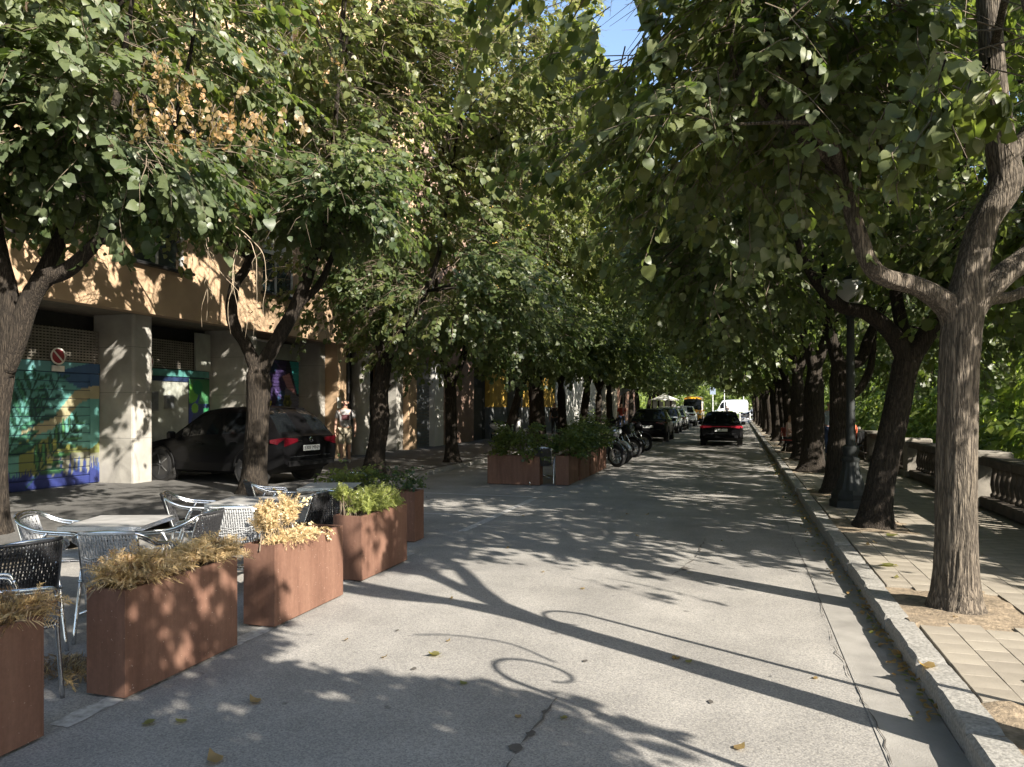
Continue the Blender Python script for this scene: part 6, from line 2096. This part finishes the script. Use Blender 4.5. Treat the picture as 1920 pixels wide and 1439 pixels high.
# parasol
g = empty('parasol', (-5.75, 61.5, 0)); tag(g, 'square white cafe parasol over a far terrace', 'parasol')
mb = MB(); mb.tube([(0, 0, 0), (0, 0, 2.75)], .03, 10); mb.build('pole', M['frame_white'], g)
mb = MB(); mb.lathe([(1.15, 2.12), (1.15, 2.18), (.25, 2.55), (.25, 2.60), (.0, 2.72)], 8, cap=False); mb.build('canopy', M['canvas'], g)
for q in range(4):
    mb = MB(); mb.box((-.8 + .5 * q, .4, 1.05), (.34, .03, 2.0)); mb.build('side_curtain', M['canvas'], g)
# lamp posts and sign masts in the sun at the crossing
for i, (x, y, h) in enumerate(((-9.5, 106, 8), (-3.2, 99.2, 4.2), (-1.9, 106, 7), (2.6, 94, 5.5), (3.0, 98, 6.5), (.6, 106, 5))):
    g = empty('street_mast', (x, y, 0)); tag(g, 'slim pale mast standing in the sun at the crossing', 'mast', 'masts at the crossing')
    mb = MB(); mb.tube([(0, 0, 0), (0, 0, h)], [.07, .05], 10); mb.build('pole', M['frame_white'], g, smooth=True)
    mb = MB()
    if i in (1, 5): mb.bevel_box((0, -.05, h - .6), (.7, .03, .9), .01)
    else: mb.bevel_box((.3, 0, h), (.7, .2, .08), .02)
    mb.build('sign_plate' if i in (1, 5) else 'lamp_head', M['blue_paint'] if i in (1, 5) else M['frame_grey'], g)
for i in range(9):
    g = empty('bollard', (-6.5 + i * 1.1, 88.6, 0)); tag(g, 'short pale bollard at the crossing', 'bollard', 'bollards at the crossing')
    mb = MB(); mb.lathe([(.07, 0), (.06, .75), (.075, .78), (.075, .84), (.03, .9)], 12); mb.build('post', M['frame_white'], g, smooth=True)

# ================================================================== PEOPLE
def skin_mesh(joints, edges, root, mat, name, parent, sub=2, extra=None):
    """one continuous surface grown round a skeleton"""
    names = list(joints)
    me = bpy.data.meshes.new(name + '_skeleton')
    me.from_pydata([joints[k][0] for k in names], [(names.index(a), names.index(b)) for a, b in edges], [])
    o = bpy.data.objects.new(name + '_skeleton', me); COL.objects.link(o)
    md = o.modifiers.new('Skin', 'SKIN'); md.use_smooth_shade = True
    sv = me.skin_vertices[0].data
    for i, k in enumerate(names):
        r_ = joints[k][1]; sv[i].radius = r_ if isinstance(r_, tuple) else (r_, r_)
        sv[i].use_root = (k == root)
    sb = o.modifiers.new('Subdivision', 'SUBSURF'); sb.levels = sub; sb.render_levels = sub
    bpy.context.view_layer.update()
    m2 = bpy.data.meshes.new_from_object(o.evaluated_get(bpy.context.evaluated_depsgraph_get()))
    bpy.data.objects.remove(o)
    m2.materials.clear()
    m2.name = name
    return link_mesh(name, m2, mat, parent)


def person(label, loc, rz, pose='stand', top='tee', bottom='shorts', hair='hair', h=1.75, short_legs=True, short_sleeves=True, beard=False, shoe='sneaker', strap=False, printed=False, stride=.12, elder=False):
    """faces +Y"""
    g = empty('person', loc, rz); tag(g, label, 'person')
    k = h / 1.75
    J = {}
    def j(n_, p, r_): J[n_] = (Vector(p) * k, (r_[0] * k, r_[1] * k) if isinstance(r_, tuple) else r_ * k)
    sit = pose == 'sit'
    hz = .95 if not sit else .52
    j('pelvis', (0, 0, hz), (.155, .115))
    j('waist', (0, .005, hz + .14), (.145, .105)); j('chest', (0, .01, hz + .34), (.17, .12)); j('upper', (0, 0, hz + .47), (.13, .09))
    j('neck', (0, 0, hz + .55), .056); j('head', (0, .02, hz + .64), (.072, .085)); j('crown', (0, .012, hz + .76), (.070, .082))
    E = [('pelvis', 'waist'), ('waist', 'chest'), ('chest', 'upper'), ('upper', 'neck'), ('neck', 'head'), ('head', 'crown')]
    for s, sd in ((-1, 'l'), (1, 'r')):
        fy = stride * s if not sit else 0
        j('hip' + sd, (s * .09, 0, hz - .06), .092)
        if sit:
            j('knee' + sd, (s * .11, .42, hz - .04), .062); j('ankle' + sd, (s * .11, .40, .10), .042); j('toe' + sd, (s * .12, .56, .045), .036)
        else:
            j('knee' + sd, (s * .10, fy * .6 + .02, .50), .060); j('ankle' + sd, (s * .105, fy - .02, .09), .040); j('toe' + sd, (s * .125, fy + .14, .035), .034)
        E += [('pelvis', 'hip' + sd), ('hip' + sd, 'knee' + sd), ('knee' + sd, 'ankle' + sd), ('ankle' + sd, 'toe' + sd)]
        j('shoulder' + sd, (s * .19, 0, hz + .45), .060)
        if sit:
            j('elbow' + sd, (s * .25, .05, hz + .20), .043); j('wrist' + sd, (s * .16, .27, hz + .12), .030); j('palm' + sd, (s * .14, .35, hz + .11), (.022, .036))
        else:
            j('elbow' + sd, (s * .255, -.02, hz + .18), .043); j('wrist' + sd, (s * .265, .06 - fy * .3, hz - .06), .029); j('palm' + sd, (s * .262, .075 - fy * .3, hz - .145), (.020, .036))
        E += [('upper', 'shoulder' + sd), ('shoulder' + sd, 'elbow' + sd), ('elbow' + sd, 'wrist' + sd), ('wrist' + sd, 'palm' + sd)]
    body = skin_mesh(J, E, 'pelvis', M['skin'], 'body', g)
    # fingers, ears, nose joined into the same mesh
    mb = MB()
    for s, sd in ((-1, 'l'), (1, 'r')):
        pc = J['palm' + sd][0]; dr = (pc - J['wrist' + sd][0]).normalized(); ac = dr.cross(Vector((1, 0, 0))).normalized() if not sit else Vector((s, 0, 0))
        for q in range(4):
            o_ = pc + ac * (.024 - .016 * q) * k + dr * .02 * k; ln = (.072, .082, .078, .062)[q] * k
            mb.tube([o_, o_ + dr * ln * .5, o_ + dr * ln * .85 - Vector((s, 0, 0)) * .012, o_ + dr * ln - Vector((s, 0, 0)) * .026], [.0095 * k, .0088 * k, .008 * k, .006 * k], 6)
        o_ = pc + ac * .030 * k - dr * .03 * k
        mb.tube([o_, o_ + ac * .022 * k + dr * .028 * k, o_ + ac * .026 * k + dr * .058 * k], [.011 * k, .0095 * k, .007 * k], 6)
        mb.tube([Vector((s * .072, .0, hz + .665)) * k, Vector((s * .085, -.008, hz + .70)) * k, Vector((s * .080, -.004, hz + .725)) * k], [.012, .02, .014], 6)
    mb.tube([Vector((0, .098, hz + .725)) * k, Vector((0, .118, hz + .688)) * k, Vector((0, .112, hz + .678)) * k], [.010, .017, .012], 6)
    bm = bmesh.new(); bm.from_mesh(body.data)
    vs = [bm.verts.new(p) for p in mb.v]
    for f in mb.f:
        try: bm.faces.new([vs[i] for i in f]).smooth = True
        except ValueError: pass
    bm.to_mesh(body.data); bm.free()
    for s in (-1, 1):
        e = MB(); e.lathe([(.004, -.006), (.011, 0), (.004, .006)], 8, Vector((s * .033, .094, hz + .715)) * k, axis='Y'); e.build('eye', M['ink'], body)
    e = MB(); e.tube([Vector((-.025, .098, hz + .645)) * k, Vector((0, .104, hz + .643)) * k, Vector((.025, .098, hz + .645)) * k], .006, 5); e.build('mouth', M['signred'], body)
    # hair
    hj = {'a': (J['head'][0] + Vector((0, -.028, .055)) * k, (.074 * k, .080 * k)), 'b': (J['crown'][0] + Vector((0, -.012, .012)) * k, (.074 * k, .085 * k))}
    skin_mesh(hj, [('a', 'b')], 'a', M[hair], 'hair', g)
    if beard:
        bj = {'a': (Vector((-.062, .04, hz + .655)) * k, .028 * k), 'b': (Vector((0, .078, hz + .612)) * k, .046 * k), 'c': (Vector((.062, .04, hz + .655)) * k, .028 * k)}
        skin_mesh(bj, [('a', 'b'), ('b', 'c')], 'b', M[hair], 'beard', g)
    # clothes follow the body a little further out
    def grow(n_, a): p, r_ = J[n_]; return (p, (r_[0] + a, r_[1] + a) if isinstance(r_, tuple) else r_ + a)
    TJ = {n_: grow(n_, .016) for n_ in ('waist', 'chest', 'upper')}
    TJ['hem'] = (J['pelvis'][0] + Vector((0, 0, -.03)), (.178 * k, .138 * k))
    TE = [('hem', 'waist'), ('waist', 'chest'), ('chest', 'upper')]
    for sd in 'lr':
        TJ['shoulder' + sd] = grow('shoulder' + sd, .018)
        a, b = J['shoulder' + sd][0], J['elbow' + sd][0]
        if short_sleeves: TJ['sleeve' + sd] = (a.lerp(b, .75), .066 * k)
        else:
            TJ['sleeve' + sd] = grow('elbow' + sd, .016); TJ['cuff' + sd] = grow('wrist' + sd, .012)
        TE += [('upper', 'shoulder' + sd), ('shoulder' + sd, 'sleeve' + sd)]
        if not short_sleeves: TE.append(('sleeve' + sd, 'cuff' + sd))
    skin_mesh(TJ, TE, 'chest', M[top], 'shirt', g)
    BJ = {'pelvis': grow('pelvis', .014)}; BE = []
    for sd in 'lr':
        BJ['hip' + sd] = grow('hip' + sd, .022); BE.append(('pelvis', 'hip' + sd))
        a, b = J['knee' + sd][0], J['ankle' + sd][0]
        BJ['k' + sd] = (a.lerp(b, .06) if short_legs else a, (.088 if short_legs else .074) * k); BE.append(('hip' + sd, 'k' + sd))
        if not short_legs: BJ['c' + sd] = (b + Vector((0, 0, .01)), .056 * k); BE.append(('k' + sd, 'c' + sd))
    skin_mesh(BJ, BE, 'pelvis', M[bottom], 'shorts' if short_legs else 'trousers', g)
    for sd in 'lr':
        a, b = J['ankle' + sd][0], J['toe' + sd][0]
        sj = {'a': (Vector((a.x, a.y - .04, .045)), .048 * k), 'b': (Vector((a.x, a.y + .05, .05)), .05 * k), 'c': (Vector((b.x, b.y, .038)), .044 * k)}
        skin_mesh(sj, [('a', 'b'), ('b', 'c')], 'b', M[shoe], 'shoe', g)
    if strap:
        mb = MB(); mb.tube([(-.19 * k, -.10, hz + .1), (-.17 * k, -.03, (hz + .54)), (-.17 * k, .12, (hz + .44)), (-.17 * k, .14, hz + .2), (-.20 * k, .06, hz - .1)], [.02] * 5, 6); mb.build('bag_strap', M['darkcloth'], g, smooth='all')
    if printed:
        mb = MB()
        fr = random.Random(3)
        mb.grid(lambda u, v: ((u - .5) * .22 * k - .01, .156 * k - .045 * (2 * u - 1) ** 2 * k, (hz + .22 + .15 * v) * k), 8, 4); mb.build('shirt_print', M['print'], g, smooth='all')
    return g

person('bearded man in a grey printed T-shirt and beige shorts walking beside the round pillar', (-10.35, 18.3, LZ), PI + YAW * .5 + .35, beard=True, strap=True, printed=True)
person('person in a light blue shirt and jeans walking away along the balustrade', (2.62, 24.3, SWZ), .1, top='blueshirt', bottom='jeans', short_legs=False, short_sleeves=False, h=1.68, hair='greyhair')
SG = 'people seated on the promenade'
person('seated person in a pale pink top beside a linden trunk', (1.62, 26.1, SWZ - .02), -PI / 2 - .4, pose='sit', top='pinktop', bottom='darkcloth', short_legs=False)
person('grey haired person in an orange red top sitting by the balustrade', (3.02, 22.6, SWZ - .02), PI / 2 - .3, pose='sit', top='orangetop', bottom='darkcloth', hair='greyhair', short_legs=False)
person('person in dark clothes standing by the yellow house wall', (-9.2, 38.0, LZ), PI, top='darkcloth', bottom='darkcloth', short_legs=False)
person('person in a red top far down the left pavement', (-6.9, 46.0, LZ), PI, top='redcloth', bottom='jeans', short_legs=False)
person('distant person standing in the sun at the crossing', (-1.4, 96, 0), PI, top='darkcloth', bottom='jeans', short_legs=False)


def simple_seat(name, label, cat, loc, rz, col, w_):
    g = empty(name, loc, rz); tag(g, label, cat)
    mb = MB(); mb.bevel_box((0, 0, .42), (w_, .42, .035), .01); mb.build('seat', M[col], g)
    mb = MB(); mb.bevel_box((0, -.22, .68), (w_, .03, .30), .01); mb.build('backrest', M[col], g)
    for sx in (-1, 1):
        for (ya, yb_, zt) in ((.18, .22, .40), (-.18, -.26, .40)):
            mb = MB(); mb.tube([(sx * (w_ / 2 - .03), ya, zt), (sx * (w_ / 2 - .02), yb_, 0)], .014, 8); mb.build('leg', M['alu'], g, smooth=True)
        mb = MB(); mb.tube([(sx * (w_ / 2 - .03), -.18, .4), (sx * (w_ / 2 - .03), -.235, .83)], .013, 8); mb.build('back_post', M['alu'], g, smooth=True)
simple_seat('folding_chair', 'red folding chair with pale legs under the person in pink', 'chair', (1.62, 26.1, SWZ), -PI / 2 - .4, 'redcloth', .46)
simple_seat('bench', 'short dark bench by the balustrade under the grey haired person', 'bench', (3.02, 22.6, SWZ), PI / 2 - .3, 'darkmetal', 1.1)

# ================================================================== FALLEN LEAVES
fl = []
for k in range(4):
    V0, F0 = leaf_shape('fine')
    V0 = V0.copy(); V0[:, 2] = np.abs(V0[:, 2]) * (.8 + .5 * k) + .02 + .10 * V0[:, 1] ** 2
    c = [(.2, .9, 0), (.6, .2, 1), (.9, .75, .3), (.3, 0, 1)][k]
    me = raw_mesh('fallen_leaf', V0, F0, np.tile(np.array([*c, 1.]), (len(V0), 1))); me.materials.append(M['leaf']); fl.append(me)
def drop_leaf(x, y, z, k, s, label, group='fallen leaves'):
    o = bpy.data.objects.new('fallen_leaf', fl[k]); COL.objects.link(o)
    o.location = (x, y, z + .003); o.scale = (s, s, s); o.rotation_euler = (rnd.gauss(0, .1), rnd.gauss(0, .1), rnd.uniform(0, 6.28))
    tag(o, label, 'leaf', group)
drop_leaf(1.42, 7.9, SWZ + .004, 0, .13, 'large yellow green leaf lying on the paving left of the first trunk')
drop_leaf(1.75, 9.7, SWZ + .004, 0, .13, 'yellow green leaf at the foot of the leaning linden')
drop_leaf(1.10, 4.9, SWZ + .006, 3, .09, 'curled brown leaf on the near kerb stones')
drop_leaf(-2.95, 3.15, .005, 0, .065, 'yellow leaf on the road before the dark planter')
drop_leaf(-2.55, 3.55, .005, 3, .06, 'small brown leaf right of the dark planter')
drop_leaf(-1.9, 4.6, .005, 2, .085, 'pale leaf alone on the sunlit road')
drop_leaf(-2.3, 2.9, .005, 3, .07, 'crumpled brown leaf in the foreground shade')
FLG = 'small leaves scattered on the road'
for i in range(46):
    if i < 26: x, y, z = rnd.uniform(-3.2, .5), 2.8 + 9 * rnd.random() ** 1.6, .004
    else: x, y, z = rnd.uniform(1.25, 3.3), 3.6 + 9 * rnd.random() ** 1.5, SWZ + .004
    drop_leaf(x, y, z, rnd.choice([1, 2, 3, 3, 0]), rnd.uniform(.028, .055), 'small dry leaf scattered on the ground' , FLG)
# litter in the gutter
n = 1100
L = Leaves()
yy = 2.5 + 32 * rng.uniform(size=n) ** 1.5
clump = np.array([noise.noise(Vector((0, y * .9, 3))) for y in yy])
sel = (clump > -.12) | (yy > 7)
yy = yy[sel]; n = len(yy)
xx = KX - np.abs(rng.normal(size=n)) * (.05 + .05 * (yy > 8))
L.P.append(np.stack([xx, yy, .012 + .03 * rng.uniform(size=n)], 1))
dx = rng.normal(size=(n, 3)); dx[:, 2] *= .25
L.B.append(basis(dx, np.stack([rng.normal(size=n) * .3, rng.normal(size=n) * .3, np.ones(n)], 1)))
L.S.append(rng.uniform(.015, .045, n))
c = np.zeros((n, 3)); c[:, 0] = rng.uniform(0, 1, n); c[:, 1] = rng.uniform(0, .9, n); c[:, 2] = (rng.uniform(size=n) < .8) * rng.uniform(.6, 1, n)
L.C.append(c); L.pack()
tag(link_mesh('leaf_litter', L.mesh('leaf_litter', 'mid'), M['leaf']), kind='stuff')
